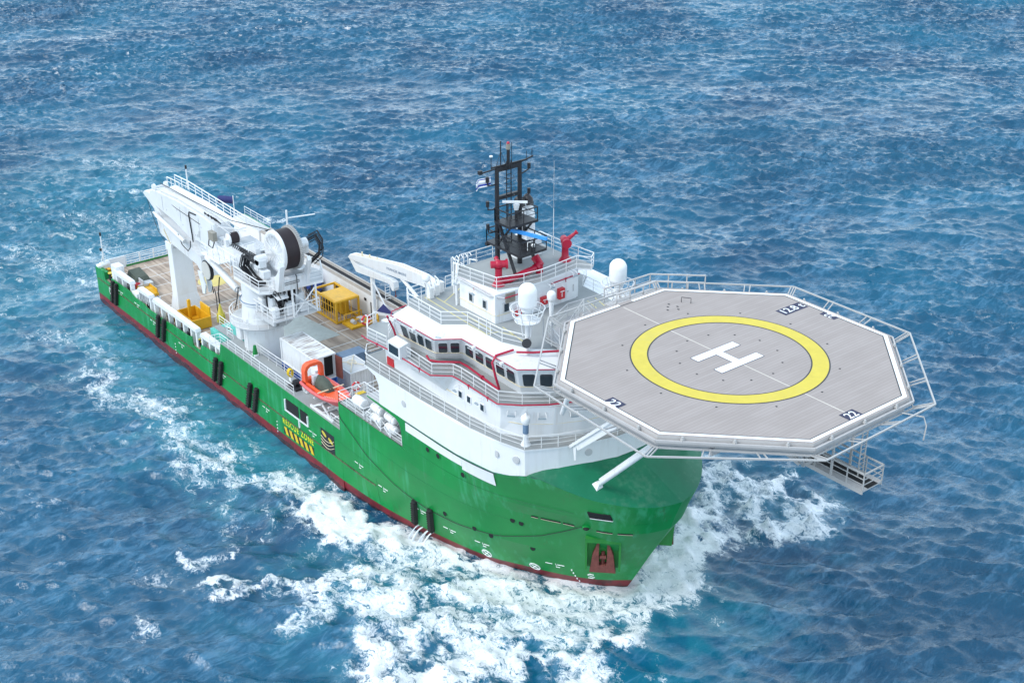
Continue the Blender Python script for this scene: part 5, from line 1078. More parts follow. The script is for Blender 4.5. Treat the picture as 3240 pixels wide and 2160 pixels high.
flood((-25.0,-4.4,23.4),(0,-1,0),'floodlight over the aft window of the upper deckhouse',.5); flood((-22.7,-4.4,23.3),(0,-1,0),'floodlight over the front window of the upper deckhouse',.5)
flood((-20.4,1.0,23.2),(1,0,0),'floodlight over the square red cabinet',.5); flood((-20.4,3.4,23.6),(1,0,0),'floodlight over the white door of the upper deckhouse',.5)
flood((-22.1,-8.6,T_Z-.1),(.6,-.7,0),'floodlight at the inner corner of the wheelhouse roof',.6)
for x,y,l in ((-26.6,-9.6,'first wiper lamp frame at the aft end of the wheelhouse roof edge'),(-24.0,-9.55,'wiper lamp frame over the four aft wheelhouse windows'),(-18.5,-7.8,'wiper lamp frame over the middle wheelhouse windows'),(-15.0,-7.8,'wiper lamp frame just forward of the bent red pipe')):
    t=empty('roof_lamp_frame',(x,y,T_Z-.2),l,'lamp frame','lamp frames along the wheelhouse roof edge'); b=MB(); b.beam((x-.5,y-.45,T_Z-.1),(x+.9,y-.45,T_Z-.1),.04); b.beam((x-.5,y-.2,T_Z),(x+.9,y-.2,T_Z),.04)
    for k in (-.4,.1,.6): b.beam((x+k,y+.1,T_Z-.1),(x+k,y-.5,T_Z-.1),.035)
    b.build('frame',MT['lgrey'],t); b=MB(); b.box((x-.2,y-.1,T_Z-.1),(.3,.25,.2)); b.build('lamp',MT['rail'],t)
# life rafts in canisters
rg='life raft canisters in the green side recess'
def canister(x,y,z,L,r,label,grp=rg):
    t=empty('life_raft_canister',(x,y,z-r),label,'life raft',grp)
    b=MB(); pr=[(.001,-L/2),(r*.8,-L/2),(r*.97,-L/2+.08),(r,-L/2+.2)]
    for k in range(1,5): xx=-L/2+L*k/5; pr+=[(r,xx-.05),(r*1.06,xx-.03),(r*1.06,xx+.03),(r,xx+.05)]
    pr+=[(r,L/2-.2),(r*.97,L/2-.08),(r*.8,L/2),(.001,L/2)]; b.lathe((x,y,z),pr,20,axis='X'); b.build('shell',MT['raft'],t)
    b=MB()
    for k in (-.3,.3): b.tube([(x+k*L,y+math.cos(a)*(r+.03),z+math.sin(a)*(r+.03)) for a in np.linspace(0,6.28,17)[:-1]],.025,4,closed=True)
    b.build('strap',MT['lgrey'],t); return t
canister(-34.0,-9.0,B_Z+.55,1.5,.48,'widest white canister, alone at the aft end of the raft deck',None)
canister(-31.25,-8.95,B_Z+1.0,1.45,.35,'upper life raft canister of the aft pair, just below the green edge')
canister(-30.75,-9.35,B_Z+.42,1.45,.35,'lower life raft canister of the aft pair')
canister(-29.15,-8.95,B_Z+1.0,1.45,.35,'upper life raft canister of the forward pair')
canister(-28.5,-9.35,B_Z+.42,1.45,.35,'lower life raft canister of the forward pair, beside the closed end wall')
b=MB()
for x in (-32.6,-31.3,-30.0,-28.6): b.beam((x,-9.6,B_Z),(x,-7.9,B_Z+1.0),.08); b.beam((x,-9.6,B_Z),(x,-9.6,B_Z+.4),.08); b.beam((x,-8.0,B_Z),(x,-8.0,B_Z+1.2),.08)
b.build('raft_cradle',MT['rail'],ship)
# ---------------- rescue boat ----------------
t=empty('rescue_boat',(-40.0,-8.6,8.0),'bright orange rescue boat with an arch and an olive tarpaulin, on the side davit','boat')
bo=(-40.1,-8.62,8.25)
def bp_(x,y,z): return (bo[0]+x,bo[1]+y,bo[2]+z)
ST=[(-3.05,1.05,0),(-2.0,1.2,0),(-.6,1.25,0),(.8,1.2,.04),(1.9,.98,.12),(2.7,.6,.2),(3.25,.05,.28)]
b=MB(); rings=[]
for x,w_,up_ in ST: rings.append([bp_(x,-w_,.55+up_),bp_(x,-w_*.92,.2+up_),bp_(x,-w_*.5,-.2+up_*1.2),bp_(x,0,-.38+up_*1.8),bp_(x,w_*.5,-.2+up_*1.2),bp_(x,w_*.92,.2+up_),bp_(x,w_,.55+up_)])
b.loft(rings,closed=False,caps=False,smooth=True); n0=rings[0]; b.add(n0,[tuple(range(7))]); b.build('boat_hull',MT['pinkred'],t).modifiers.new('s','SOLIDIFY').thickness=.05
b=MB(); left=[bp_(x,-w_-.02,.52+u_) for x,w_,u_ in ST]; right=[bp_(x,w_+.02,.52+u_) for x,w_,u_ in ST][::-1]; b.tube(left+right[1:],.17,8); b.tube([bp_(-3.05,-.95,.5),bp_(-3.05,.95,.5)],.17,8); b.build('fender_collar',MT['pinkred'],t)
b=MB(); vs=[]
for x,w_,u_ in ST[2:]: vs+= [bp_(x,-w_*.95,.56+u_),bp_(x,0,.62+u_),bp_(x,w_*.95,.56+u_)]
b.add(vs,[(3*i+j,3*i+3+j,3*i+4+j,3*i+1+j) for i in range(len(ST)-3) for j in (0,1)],0,True); b.prism([(bp_(-3,0,0)[0],bo[1]-.95),(bp_(.4,0,0)[0],bo[1]-1.0),(bp_(.4,0,0)[0],bo[1]+1.0),(bp_(-3,0,0)[0],bo[1]+.95)],bo[2]+.15,bo[2]+.3)
for s in (-1,1): b.bx(bo[0]-3,bo[0]+.8,bo[1]+s*.88-.12,bo[1]+s*.88+.12,bo[2]+.3,bo[2]+.72)
b.bx(bo[0]-3.05,bo[0]-2.5,bo[1]-.95,bo[1]+.95,bo[2]+.3,bo[2]+.9)
b.build('boat_deck',MT['orange'],t)
b=MB(); 
arc=[(-1.0,.55),(-1.0,1.9),(-.85,2.3),(-.5,2.5),(.5,2.5),(.85,2.3),(1.0,1.9),(1.0,.55)]; inn=[(-.72,.55),(-.72,1.8),(-.62,2.05),(-.4,2.2),(.4,2.2),(.62,2.05),(.72,1.8),(.72,.55)]
for i in range(7):
    A_=[(arc[i][0],arc[i][1]),(arc[i+1][0],arc[i+1][1]),(inn[i+1][0],inn[i+1][1]),(inn[i][0],inn[i][1])]
    b.loft([[bp_(-2.95,y,z) for y,z in A_],[bp_(-2.3,y,z) for y,z in A_]])
b.build('roll_arch',MT['orange'],t)
b=MB(); rings=[]
for k,(x,r_,h_) in enumerate(((-1.9,.25,.75),(-1.6,.5,1.15),(-1.1,.62,1.35),(-.5,.68,1.3),(.1,.6,1.05),(.55,.35,.75))): rings.append([bp_(x+.05*math.sin(a*3),math.cos(a)*r_*(1+.1*math.sin(5*a+k)),.3+max(0,math.sin(a))*h_*(1+.08*math.sin(4*a+k*2))) for a in np.linspace(-.2,3.34,14)])
b.loft(rings,smooth=True); b.build('tarpaulin',MT['tarp'],t)
b=MB(); b.beam(bp_(.35,-1.3,.85),bp_(.6,1.3,1.0),.09); b.build('cross_bar',MT['cream'],t)
b=MB(); 
for k in range(7): b.beam(bp_(.9+.16*k,-1.0+.07*k,.62),bp_(1.0+.16*k,-.96+.07*k,.72),.05)
b.build('white_mark',MT['markw'],t)
b=MB(); b.bx(bo[0]-2.4,bo[0]-2.05,bo[1]-.35,bo[1]+.35,bo[2]+.3,bo[2]+1.3); b.build('outboard_cowl',MT['raft'],t,bevel=.08)
t=empty('boat_davit',(-39.8,-8.7,A_Z),'white truss cradle holding the orange rescue boat','davit')
b=MB()
for y in (-9.7,-8.1): b.beam((-41.6,y,A_Z+.1),(-37.6,y,A_Z+.1),.16,.22); b.beam((-41.2,y,A_Z+.2),(-39.4,y,A_Z+1.1),.12); b.beam((-38.2,y,A_Z+.2),(-39.6,y,A_Z+1.1),.12)
for x in (-41.2,-39.5,-38.0): b.beam((x,-9.75,A_Z+.15),(x,-8.0,A_Z+.15),.14)
b.build('truss',MT['white'],t)
b=MB(); 
for x in (-41.3,-38.8): b.beam((x,-9.5,A_Z+.9),(x,-7.8,A_Z+.9),.16); b.beam((x,-7.9,A_Z),(x,-7.9,A_Z+1.0),.2)
b.build('cradle_arm',MT['white'],t)
b=MB(); b.box((-44.6,-7.2,8.6),(.9,.7,.5)); b.build('winch_box',MT['white'],t)
# ---------------- containers ----------------
def container(x0,y0,z0,L,W_,H_,mat,label,grp,open_end=False,roof='roof'):
    t=empty('shipping_container',(x0+L/2,y0+W_/2,z0),label,'container',grp)
    b=MB(); n=int(L/.28)
    def corr(fixed,a0,a1,ax,sgn):
        m=int(abs(a1-a0)/.28); pts=[]
        for i in range(m):
            s=a0+(a1-a0)*i/m; e=a0+(a1-a0)*(i+1)/m; q=[s,s+(e-s)*.35,s+(e-s)*.5,s+(e-s)*.85]; o=[0,0,-.045,-.045]
            pts+= [(u,fixed+sgn*v) for u,v in zip(q,o)]
        pts.append((a1,fixed))
        vs=[]; 
        for z in (z0+.15,z0+H_-.12):
            for u,f_ in pts: vs.append((u,f_,z) if ax=='x' else (f_,u,z))
        k=len(pts); b.add(vs,[(i,i+1,k+i+1,k+i) for i in range(k-1)])
    corr(y0+.03,x0,x0+L,'x',-1) ; corr(y0+W_-.03,x0,x0+L,'x',1); corr(x0+.03,y0,y0+W_,'y',-1)
    if not open_end: corr(x0+L-.03,y0,y0+W_,'y',1)
    b.bx(x0+.02,x0+L-.02,y0+.02,y0+W_-.02,z0+.02,z0+.14)
    b.build('wall',MT[mat],t)
    b=MB()
    for x in (x0,x0+L):
        for y in (y0,y0+W_): b.bx(x-.07,x+.07,y-.07,y+.07,z0,z0+H_-.0)
    for z in (z0+.08,z0+H_-.08):
        for y in (y0,y0+W_): b.bx(x0+.07,x0+L-.07,y-.06,y+.06,z-.07,z+.07)
        for x in (x0,x0+L): b.bx(x-.06,x+.06,y0+.07,y0+W_-.07,z-.07,z+.07)
    b.build('frame',MT[mat],t)
    b=MB(); b.bx(x0+.05,x0+L-.05,y0+.05,y0+W_-.05,z0+H_-.1,z0+H_-.04); b.build('roof',MT[roof],t)
    return t
cg='containers stacked beside the crane column'
cA=container(-51.65,-6.95,6.75,6.1,2.4,2.6,'cont','white shipping container with rust streaked roof and open end, stacked on a blue one',cg,True)
b=MB(); b.bx(-51.4,-45.9,-6.86,-4.62,6.95,9.22); b.build('interior_shade_block',MT['dark'],cA)  # solid black block stands in for the shade inside the open container
b=MB(); b.bx(-45.75,-45.6,-6.9,-5.75,6.85,9.2); b.build('door',MT['cont'],cA)
b=MB(); b.beam((-45.5,-4.55,8.0),(-44.5,-4.4,8.0),.06,2.3); b.build('door',MT['rust'],cA,label='rusty brown open door leaf')
container(-51.65,-6.95,MAIN+.02,6.1,2.4,2.65,'blue','blue shipping container underneath the white one, mostly hidden by the railing',cg,False)
tt=container(-48.2+.0,-3.2,MAIN+.02,3.1,2.6,2.65,'cont','square stained white container with lifting slings on its flat roof','containers',False,'lgrey') if False else None
t=container(-48.35,-3.25,MAIN+.02,3.3,2.5,2.75,'cont','square weathered white container with lifting slings lying on its grey roof',cg,False,'lgrey')
b=MB(); zt=MAIN+2.8
for pts in ([(-48.2,-3.1,zt),(-46.7,-2.0,zt+.12),(-45.2,-.9,zt)],[(-45.2,-3.1,zt),(-46.6,-2.1,zt+.15),(-48.2,-.9,zt)]): b.tube(pts,.035,5)
b.tube([(-46.9+.5*math.cos(a),-1.9+.4*math.sin(a),zt+.05) for a in np.linspace(0,5.5,14)],.035,5); b.build('sling',MT['cream'],t)
t=empty('long_grey_skip',(-45,-1,MAIN),'long blue grey metal trough behind the white containers','trough')
b=MB(); b.bx(-51.3,-50.0,-1.2,1.9,MAIN+.02,MAIN+1.6); b.build('body',MT['bluegrey'],t)
b=MB(); b.exx([(-1.3,MAIN+1.6),(2.0,MAIN+1.6),(1.7,MAIN+1.85),(-1.0,MAIN+1.85)],-51.4,-49.9); b.build('cover',MT['bluegrey'],t)
t=empty('turquoise_box',(-62.3,-7.6,MAIN),'turquoise steel box on deck between the cargo rail and the crane column','box')
b=MB(); b.bx(-64.0,-60.6,-8.6,-6.1,MAIN+.02,6.4); b.build('body',MT['turq'],t,bevel=.04); b=MB(); b.beam((-63.5,-7.6,6.43),(-62.0,-7.0,6.43),.1,.06); b.build('bar',MT['rust'],t)
# yellow frame cage
t=empty('tool_cage',(-63,6,MAIN),'large yellow cage with a roof panel standing by the port cargo wall','cage')
x0,x1,y0,y1,z0,z1=-65.6,-60.7,4.75,7.6,MAIN+.05,6.75
b=MB()
for x in (x0,x1): 
    for y in (y0,y1): b.bx(x-.1,x+.1,y-.1,y+.1,z0,z1)
for z in (z0+.1,z1-.1):
    for y in (y0,y1): b.bx(x0+.1,x1-.1,y-.09,y+.09,z-.1,z+.1)
    for x in (x0,x1): b.bx(x-.09,x+.09,y0+.1,y1-.1,z-.1,z+.1)
b.build('frame',MT['orange_y'],t)
b=MB(); b.bx(x0+1.7,x1-.05,y0+.05,y1-.05,z1-.02,z1+.04); b.build('roof_panel',MT['orange_y'],t)
b=MB(); 
for x in np.arange(x0+.5,x1-.3,.55): b.bx(x-.04,x+.04,y0-.03,y0+.03,z0,z1-.1)
for y in np.arange(y0+.5,y1-.3,.7): b.bx(x1-.03,x1+.03,y-.035,y+.035,z0,z1-.1)
for z in (z0+.9,z0+1.75): b.bx(x0,x1,y0-.02,y0+.02,z-.03,z+.03)
b.build('side_bars',MT['orange_y'],t)
b=MB(); b.bx(x0+.5,x0+3.2,y0+1.8,y1-.2,z0,z0+1.7); b.build('inner_panel',MT['orange_y'],t)
b=MB(); b.bx(x0+.4,x0+1.4,y0+.8,y0+1.7,z0,z0+1.5); b.build('stowed_unit',MT['black'],t)
t=empty('yellow_skid',(-59.5,6,MAIN),'low yellow skid with small machinery next to the yellow cage','skid')
b=MB(); b.bx(-60.4,-58.4,5.2,8.0,MAIN+.02,MAIN+.25); b.build('base',MT['orange_y'],t)
b=MB(); b.tube([(-60.2,5.4,MAIN+.2),(-60.2,5.4,MAIN+1.1),(-60.2,7.6,MAIN+1.1),(-60.2,7.6,MAIN+.2)],.08,6); b.beam((-60.2,6.4,MAIN+.2),(-58.8,6.4,MAIN+.9),.12); b.build('guard_bar',MT['orange_y'],t)
b=MB(); b.box((-59.3,6.9,MAIN+.5),(.7,.6,.5)); b.cyl((-59.6,6.0,MAIN+.45),(-59.0,6.0,MAIN+.45),.25,n=12); b.build('motor',MT['lgrey'],t)
# yellow basket by the boom rest
t=empty('lifting_basket',(-70.8,-7.2,MAIN),'yellow mesh lifting basket beside the foot of the white boom rest','basket')
b=MB()
for (xa,xb,ya,yb) in ((-72.6,-68.8,-8.35,-8.25),(-72.6,-68.8,-6.25,-6.15)): b.bx(xa,xb,ya,yb,MAIN+.1,5.35)
for x in (-72.6,-68.9): b.bx(x,x+.1,-8.25,-6.25,MAIN+.1,5.35)
b.bx(-72.6,-68.8,-8.3,-6.2,MAIN+.05,MAIN+.1); b.build('basket_body',MT['orange_y'],t)
b=MB(); b.bx(-71.2,-69.0,-6.2,-6.05,5.3,6.3); b.bx(-71.9,-71.6,-7.4,-7.1,4.2,6.6); b.bx(-72.3,-70.9,-8.6,-8.4,5.0,5.2); b.build('end_panel',MT['orange_y'],t)
# stern winch gear under grey cover, yellow ramp, blue cover
t=empty('covered_winch',(-84.5,-7.2,MAIN),'dark grey covered winch near the stern, behind the white rail frames','winch')
b=MB(); b.loft([[(-86.4,-8.3,MAIN+.3),(-83.2,-8.6,MAIN+.3),(-83.0,-6.3,MAIN+.3),(-86.2,-6.3,MAIN+.3)],[(-86.2,-7.9,5.6),(-83.8,-8.0,5.3),(-83.6,-6.7,5.5),(-86.0,-6.6,5.7)]]); b.build('cover',MT['tarp'],t)
b=MB(); b.bx(-83.6,-82.4,-8.4,-6.6,MAIN,5.0); b.bx(-83.5,-82.3,-7.9,-7.8,5.0,5.5); b.build('side_frame',MT['lgrey'],t)
t=empty('yellow_ramp',(-81.8,-8,MAIN),'low yellow steel ramp on the aft deck next to the covered winch','ramp')
b=MB(); b.exy([(-82.7,MAIN+.02),(-80.3,MAIN+.02),(-80.3,MAIN+.35),(-81.2,MAIN+.7),(-82.7,MAIN+.6)],-8.6,-7.0); b.build('body',MT['orange_y'],t); b=MB(); 
for y in (-8.5,-7.1): b.bx(-82.6,-80.4,y-.05,y+.05,MAIN+.4,MAIN+.85)
b.build('side_rail',MT['orange_y'],t)
t=empty('covered_drum',(-70,8,MAIN),'machine wrapped in blue tarpaulin against the port cargo wall','covered machine')
b=MB(); rings=[]
for z,r_ in ((0,1.0),(.6,1.05),(1.2,.95),(1.8,.7),(2.1,.35)): rings.append([(-70.2+r_*1.15*math.cos(a)*(1+.06*math.sin(5*a+z*3)),7.55+r_*.8*math.sin(a)*(1+.05*math.cos(6*a+z)),MAIN+.35+z) for a in np.linspace(0,2*math.pi,17)[:-1]])
b.loft(rings); b.build('blue_cover',MT['btarp'],t); b=MB(); b.bx(-71,-69.3,7.1,8.1,MAIN,MAIN+.35); b.build('stand',MT['black'],t)
# bollards
bg='bollards in the cut-outs of the green bulwark'
for x,y,l,mm in ((-88.1,-9.35,'yellow topped bollard, nearest to the stern corner','marky'),(-87.1,-9.35,'yellow topped bollard, second from the stern corner','marky'),(-88.9,-8.5,'blue topped bollard behind the two yellow ones at the stern','blue'),(-65.2,-9.35,'yellow topped bollard of the midship pair, the one nearer the stern','marky'),(-64.2,-9.35,'yellow topped bollard of the midship pair, the one nearer the crane','marky')):
    t=empty('bollard',(x,y,MAIN),l,'bollard',bg); b=MB(); b.cyl((x,y,MAIN-.4),(x,y,4.95),.27,n=14); b.build('post',MT['black'],t); b=MB(); b.cyl((x,y,4.95),(x,y,5.03),.33,n=16); b.build('cap',MT[mm],t)
# stern light pole
t=empty('light_pole',(-90.4,-9.0,5.2),'white light pole with rungs on the stern corner','light pole')
b=MB(); b.cyl((-90.4,-9.15,5.0),(-90.4,-9.1,8.9),.11,.07,n=8); b.beam((-90.4,-9.6,5.2),(-90.4,-9.1,6.6),.08); b.build('pole',MT['white'],t)
b=MB(); 
for k in range(9): b.beam((-90.4,-9.1,5.6+k*.33),(-90.4,-8.8,5.6+k*.33),.04)
b.build('rung',MT['white'],t); b=MB(); b.cyl((-90.4,-9.1,8.9),(-90.4,-9.1,9.3),.12,n=8); b.box((-90.4,-9.3,7.2),(.2,.2,.3)); b.build('lamp',MT['black'],t)
t=empty('fish_davit',(-89.9,-8.9,MAIN),'small yellow handwheel machine in the white stern corner','hand winch')
b=MB(); b.box((-89.6,-9.0,4.6),(.6,.5,.7)); b.build('body',MT['orange_y'],t); b=MB(); b.tube([(-89.3+.3*math.cos(a),-9.3,4.8+.3*math.sin(a)) for a in np.linspace(0,6.28,13)[:-1]],.04,5,closed=True); b.build('handwheel',MT['black'],t)
# life rings
for x,y,z,l in ((-32.35,-8.9,E_Z+.55,'red and white life ring on the aft corner railing of the bridge deck'),(-36.8,-7.6,B_Z+.5,'small red life ring beside the yellow step of the inclined ladder')):
    t=empty('life_ring',(x,y,z),l,'life ring'); r_=.38
    for k in range(4):
        b=MB(); b.tube([(x-.05,y+math.cos(a)*r_,z+math.sin(a)*r_) for a in np.linspace(k*math.pi/2+.15,(k+1)*math.pi/2-.15,7)],.09,7); b.build('red_segment',MT['redbox'],t)
    for k in range(4):
        b=MB(); b.tube([(x-.05,y+math.cos(a)*r_,z+math.sin(a)*r_) for a in np.linspace(k*math.pi/2-.15,k*math.pi/2+.15,4)],.092,7); b.build('white_band',MT['white'],t)
# items on the side walkway
t=empty('hose_reel',(-47.2,-8.6,A_Z),'yellow hose bundle on a stand at the walkway inner railing','hose reel'); b=MB()
for k in range(4): b.tube([(-47.3+.1*k,-8.6+.25*math.cos(a),A_Z+.9+.4*math.sin(a)) for a in np.linspace(0,6.28,13)[:-1]],.06,5,closed=True)
b.build('hose',MT['yellow'],t); b=MB(); b.box((-47.2,-8.5,A_Z+.3),(.4,.3,.6)); b.build('stand',MT['white'],t)
t=empty('black_winch',(-45.7,-8.9,A_Z),'low black winch tray on the grey side walkway aft of the rescue boat','winch'); b=MB(); b.box((-45.6,-8.85,A_Z+.12),(1.5,1.1,.22)); b.build('tray',MT['black'],t); b=MB(); b.cyl((-45.6,-9.1,A_Z+.55),(-45.6,-8.6,A_Z+.55),.33,n=12); b.build('drum',MT['black'],t)
t=empty('green_valve',(-54.3,-8.7,A_Z),'green cone shaped vent standing by the crane column','vent'); b=MB(); b.cyl((-54.2,-8.55,A_Z),(-54.2,-8.55,A_Z+1.1),.3,.14,n=12); b.build('cone',MT['green'],t); b=MB(); b.box((-54.2,-8.55,A_Z+.1),(.6,.5,.2)); b.build('base',MT['white'],t)
t=empty('boarding_platform_cover',(-43.7,-9.0,A_Z),'white winch housing behind the stern of the rescue boat','winch housing'); b=MB(); b.box((-44.2,-8.4,A_Z+.45),(.7,.8,.9)); b.build('housing',MT['white'],t,bevel=.08); b=MB(); b.cyl((-44.2,-8.9,A_Z+.5),(-44.2,-8.8,A_Z+.5),.3,n=14); b.build('drum_cover',MT['lgrey'],t)

# loose gear on the work deck
cg2='small gear along the starboard cargo rail'
rg_=random.Random(12)
for i,(x,y,mm,nm,l) in enumerate(((-83.0,-8.3,'redbox','red drum','red drum behind the first white rail frame'),(-80.6,-8.8,'white','white hose box','white hose box in the gap between the first two rail frames'),(-77.8,-8.2,'lgrey','grey pump','grey pump block behind the slatted rail frame'),(-72.9,-8.8,'marky','yellow drum','yellow drum between the posts of the long rail frame'),(-69.6,-8.6,'black','black coil','black coil of hose behind the long rail frame'),(-67.2,-8.7,'lgrey','grey winch','grey capstan near the forward end of the long rail frame'),(-62.4,-8.9,'redbox','red extinguisher','red extinguisher behind the forward rail frame'),(-60.6,-9.0,'marky','yellow cone','yellow cone at the foot of the forward rail frame'))):
    t=empty(nm.replace(' ','_'),(x,y,MAIN),l,nm.split()[-1],cg2)
    b=MB(); b.lathe((x,y,MAIN),[(.34,0),(.36,.1),(.33,.5),(.36,.9),(.30,1.0),(.001,1.0)],14); b.build('body',MT[mm],t)
    b=MB(); b.tube([(x-.2,y,MAIN+1.0),(x-.1,y,MAIN+1.2),(x+.1,y,MAIN+1.2),(x+.2,y,MAIN+1.0)],.03,5); b.build('handle',MT['black'],t)
t=empty('mooring_rope',(-70,-4,MAIN),'loose pale rope lying in curves on the planks near the turquoise box','rope')
b=MB(); b.tube([(-66.5+.9*math.sin(k*.9)+.12*k,-6.6+.5*math.cos(k*1.3),MAIN+.05) for k in range(14)],.05,5); b.build('rope',MT['cream'],t)
t=empty('hatch_grating',(-77,-3.5,MAIN),'long dark grating strip set on the planks aft of the boom rest','grating'); b=MB(); b.bx(-86.0,-82.5,-2.9,-2.55,MAIN+.01,MAIN+.04); b.build('bars',MT['rust'],t); b=MB(); b.bx(-86.1,-82.4,-3.0,-2.9,MAIN+.01,MAIN+.05); b.build('edge_strip',MT['lgrey'],t)
t=empty('lashing_chain',(-60,1,MAIN),'small heap of dark lashing chains beside the yellow skid','chain'); b=MB()
for k in range(6): b.tube([(-57.8+.3*math.cos(k+a),7.2+.25*math.sin(a*1.3+k),MAIN+.05+.03*k) for a in np.linspace(0,5,9)],.045,5)
b.build('links',MT['rust'],t)
# ---------------- big deck crane ----------------
cc=(-56.0,-6.5)
t=empty('deck_crane',(cc[0],cc[1],MAIN),'huge white knuckle boom crane with a dark wire drum, boom laid towards the stern','crane')
b=MB(); b.cyl((*cc,MAIN),(*cc,10.0),2.0,n=40); b.cyl((*cc,10.0),(*cc,12.0),2.02,1.85,n=40); b.cyl((*cc,11.9),(*cc,12.1),2.02,n=40); b.cyl((*cc,12.0),(*cc,14.1),1.8,n=40); col=b.build('column',MT['cwhite'],t)
b=MB(); b.tube([(cc[0]+2.04*math.cos(a),cc[1]+2.04*math.sin(a),12.15) for a in np.linspace(0,6.283,33)[:-1]],.05,5,closed=True); b.build('ring_seam',MT['bluegrey'],col)
b=MB(); b.lathe((*cc,9.85),[(2.0,0),(3.2,0),(3.25,.12),(2.0,.12)],36); b.build('ring_platform',MT['lgrey'],t)
b=MB(); b.rail([(cc[0]+3.2*math.cos(a),cc[1]+3.2*math.sin(a),10.0) for a in np.linspace(0,6.283,21)[:-1]],h=1.05,k=2,step=1.6,r=.028,closed=True); b.build('railing',MT['rail'],t)
b=MB(); lx,ly=cc[0]+.6,cc[1]-2.25
for d in (-.25,.25): b.beam((lx+d,ly,A_Z),(lx+d,ly,10.6),.06)
for z in np.arange(A_Z+.2,10.5,.33): b.beam((lx-.25,ly,z),(lx+.25,ly,z),.04)
b.build('ladder',MT['rail'],t)
b=MB(); b.bx(-58.0,-57.0,-8.6,-7.7,A_Z+.6,9.7); b.build('side_locker',MT['cwhite'],t,bevel=.1)
# lower machinery platform
b=MB(); b.bx(-56.2,-51.0,-7.9,-2.6,11.3,11.45); b.exx([(-7.9,11.3),(-7.7,11.3),(-7.7,11.05),(-7.9,11.05)],-56,-51.0); b.build('machine_platform',MT['lgrey'],t)
b=MB(); b.rail([(-55.5,-7.85,11.45),(-51.05,-7.85,11.45),(-51.05,-2.7,11.45),(-54,-2.7,11.45)],h=1.2,k=3,step=1.2,r=.028); 
for y in (-5.6,-3.0): b.beam((-51.05,y,11.4),(-51.05,y,14.3),.14)
b.beam((-51.05,-5.5,13.9),(-51.05,-3.1,11.6),.1); b.beam((-51.05,-3.1,13.9),(-51.05,-5.5,11.6),.1); b.build('platform_frame',MT['rail'],t)
b=MB()
for c,d in (((-51.9,-7.1,12.0),(.7,.6,1.1)),((-51.8,-5.6,12.1),(.8,.9,1.3)),((-52.9,-4.1,12.3),(1.2,1.0,1.7)),((-54.3,-7.3,12.2),(1.2,.5,1.4)),((-52.9,-6.9,12.4),(.9,.5,1.7)),((-51.7,-4.2,12.0),(.5,.8,1.1))): b.box(c,d)
b.build('machine_cabinet',MT['cwhite'],t,bevel=.12)
b=MB(); rr_=random.Random(11)
for k in range(20):
    y=-7.5+4.6*rr_.random(); x=-51.6-1.6*rr_.random(); z=12.4+rr_.random()*1.5; w_=.3+rr_.random()*.7
    b.tube([(x,y,13.9),(x+.15,y+.1,z+.4),(x+.2,y+w_*.5,z),(x,y+w_,z+.3),(x-.1,y+w_,12.0)],.05,5)
b.box((-53.2,-5.6,12.9),(1.0,3.0,1.6)); b.build('hydraulic_hoses',MT['hose'],t)
b=MB()
for k in range(6): b.cyl((-52.4,-6.6+.55*k,11.5),(-52.4,-6.6+.55*k,13.9),.1,n=8)
b.exy([(-53.6,13.9),(-51.4,13.4),(-51.4,13.5),(-53.6,14.0)],-7.0,-5.8); b.build('pipe_bank',MT['cwhite'],t)
# upper platform
UP=[(-60.1,-7.0),(-57.9,-8.2),(-52.8,-8.2),(-52.2,-7.4),(-51.6,-1.8),(-53.9,-.7),(-60.1,-2.6)]
b=MB(); b.prism(UP,14.05,14.2); b.build('upper_platform',MT['lgrey'],t)
b=MB(); 
for a,c in zip(UP,UP[1:]+UP[:1]): b.beam((*a,14.05),(*c,14.05),.1,.28)
b.rail([(x,y,14.2) for x,y in UP],h=1.1,k=3,step=1.5,r=.028,closed=True); b.build('upper_railing',MT['rail'],t)
# house and winch frame
b=MB()
for y0,y1 in ((-6.85,-6.35),(-3.75,-3.4)):
    arcp=[(-53.2+2.25*math.cos(a),17.55+2.25*math.sin(a)) for a in np.linspace(math.pi*1.02,math.pi*1.97,14)]
    b.exy([(-56.6,14.2),(-51.5,14.2),(-50.7,17.0)]+arcp[::-1]+[(-55.8,17.9),(-57.2,17.3)],y0,y1)
b.bx(-51.9,-51.5,-6.3,-3.75,14.2,15.3); b.bx(-56.6,-56.2,-6.3,-3.75,14.2,16.8); b.bx(-56.2,-51.9,-6.3,-3.75,14.2,14.6)
b.exy([(-61,14.3),(-57.0,14.2),(-56.4,15.7),(-61,15.7)],-7.2,-5.0); b.build('winch_frame',MT['cwhite'],t)
dx,dz=-53.2,17.7
b=MB(); b.lathe((dx,0,dz),[(2.0,-5.75),(2.0,-4.3)],44,axis='Y'); b.build('wire_drum',MT['brown'],t)
b=MB(); b.lathe((dx,0,dz),[(.001,-5.95),(.45,-5.95),(.5,-5.9),(1.5,-5.9),(1.6,-6.05),(2.0,-6.05),(2.08,-5.95),(2.08,-5.76)],44,axis='Y')
for k in range(14): a=k*2*math.pi/14; b.beam((dx+.6*math.cos(a),-6.07,dz+.6*math.sin(a)),(dx+1.95*math.cos(a),-6.05,dz+1.95*math.sin(a)),.035,.07,up=(0,1,0))
b.build('drum_flange',MT['cwhite'],t)
b=MB(); b.lathe((dx,0,dz),[(2.05,-4.29),(2.05,-3.95)],44,axis='Y')
for k in range(60): a=k*2*math.pi/60; b.beam((dx+2.02*math.cos(a),-4.1,dz+2.02*math.sin(a)),(dx+2.2*math.cos(a),-4.1,dz+2.2*math.sin(a)),.1,.3,up=(0,1,0))
b.build('drum_gear',MT['alu2'],t)
b=MB()
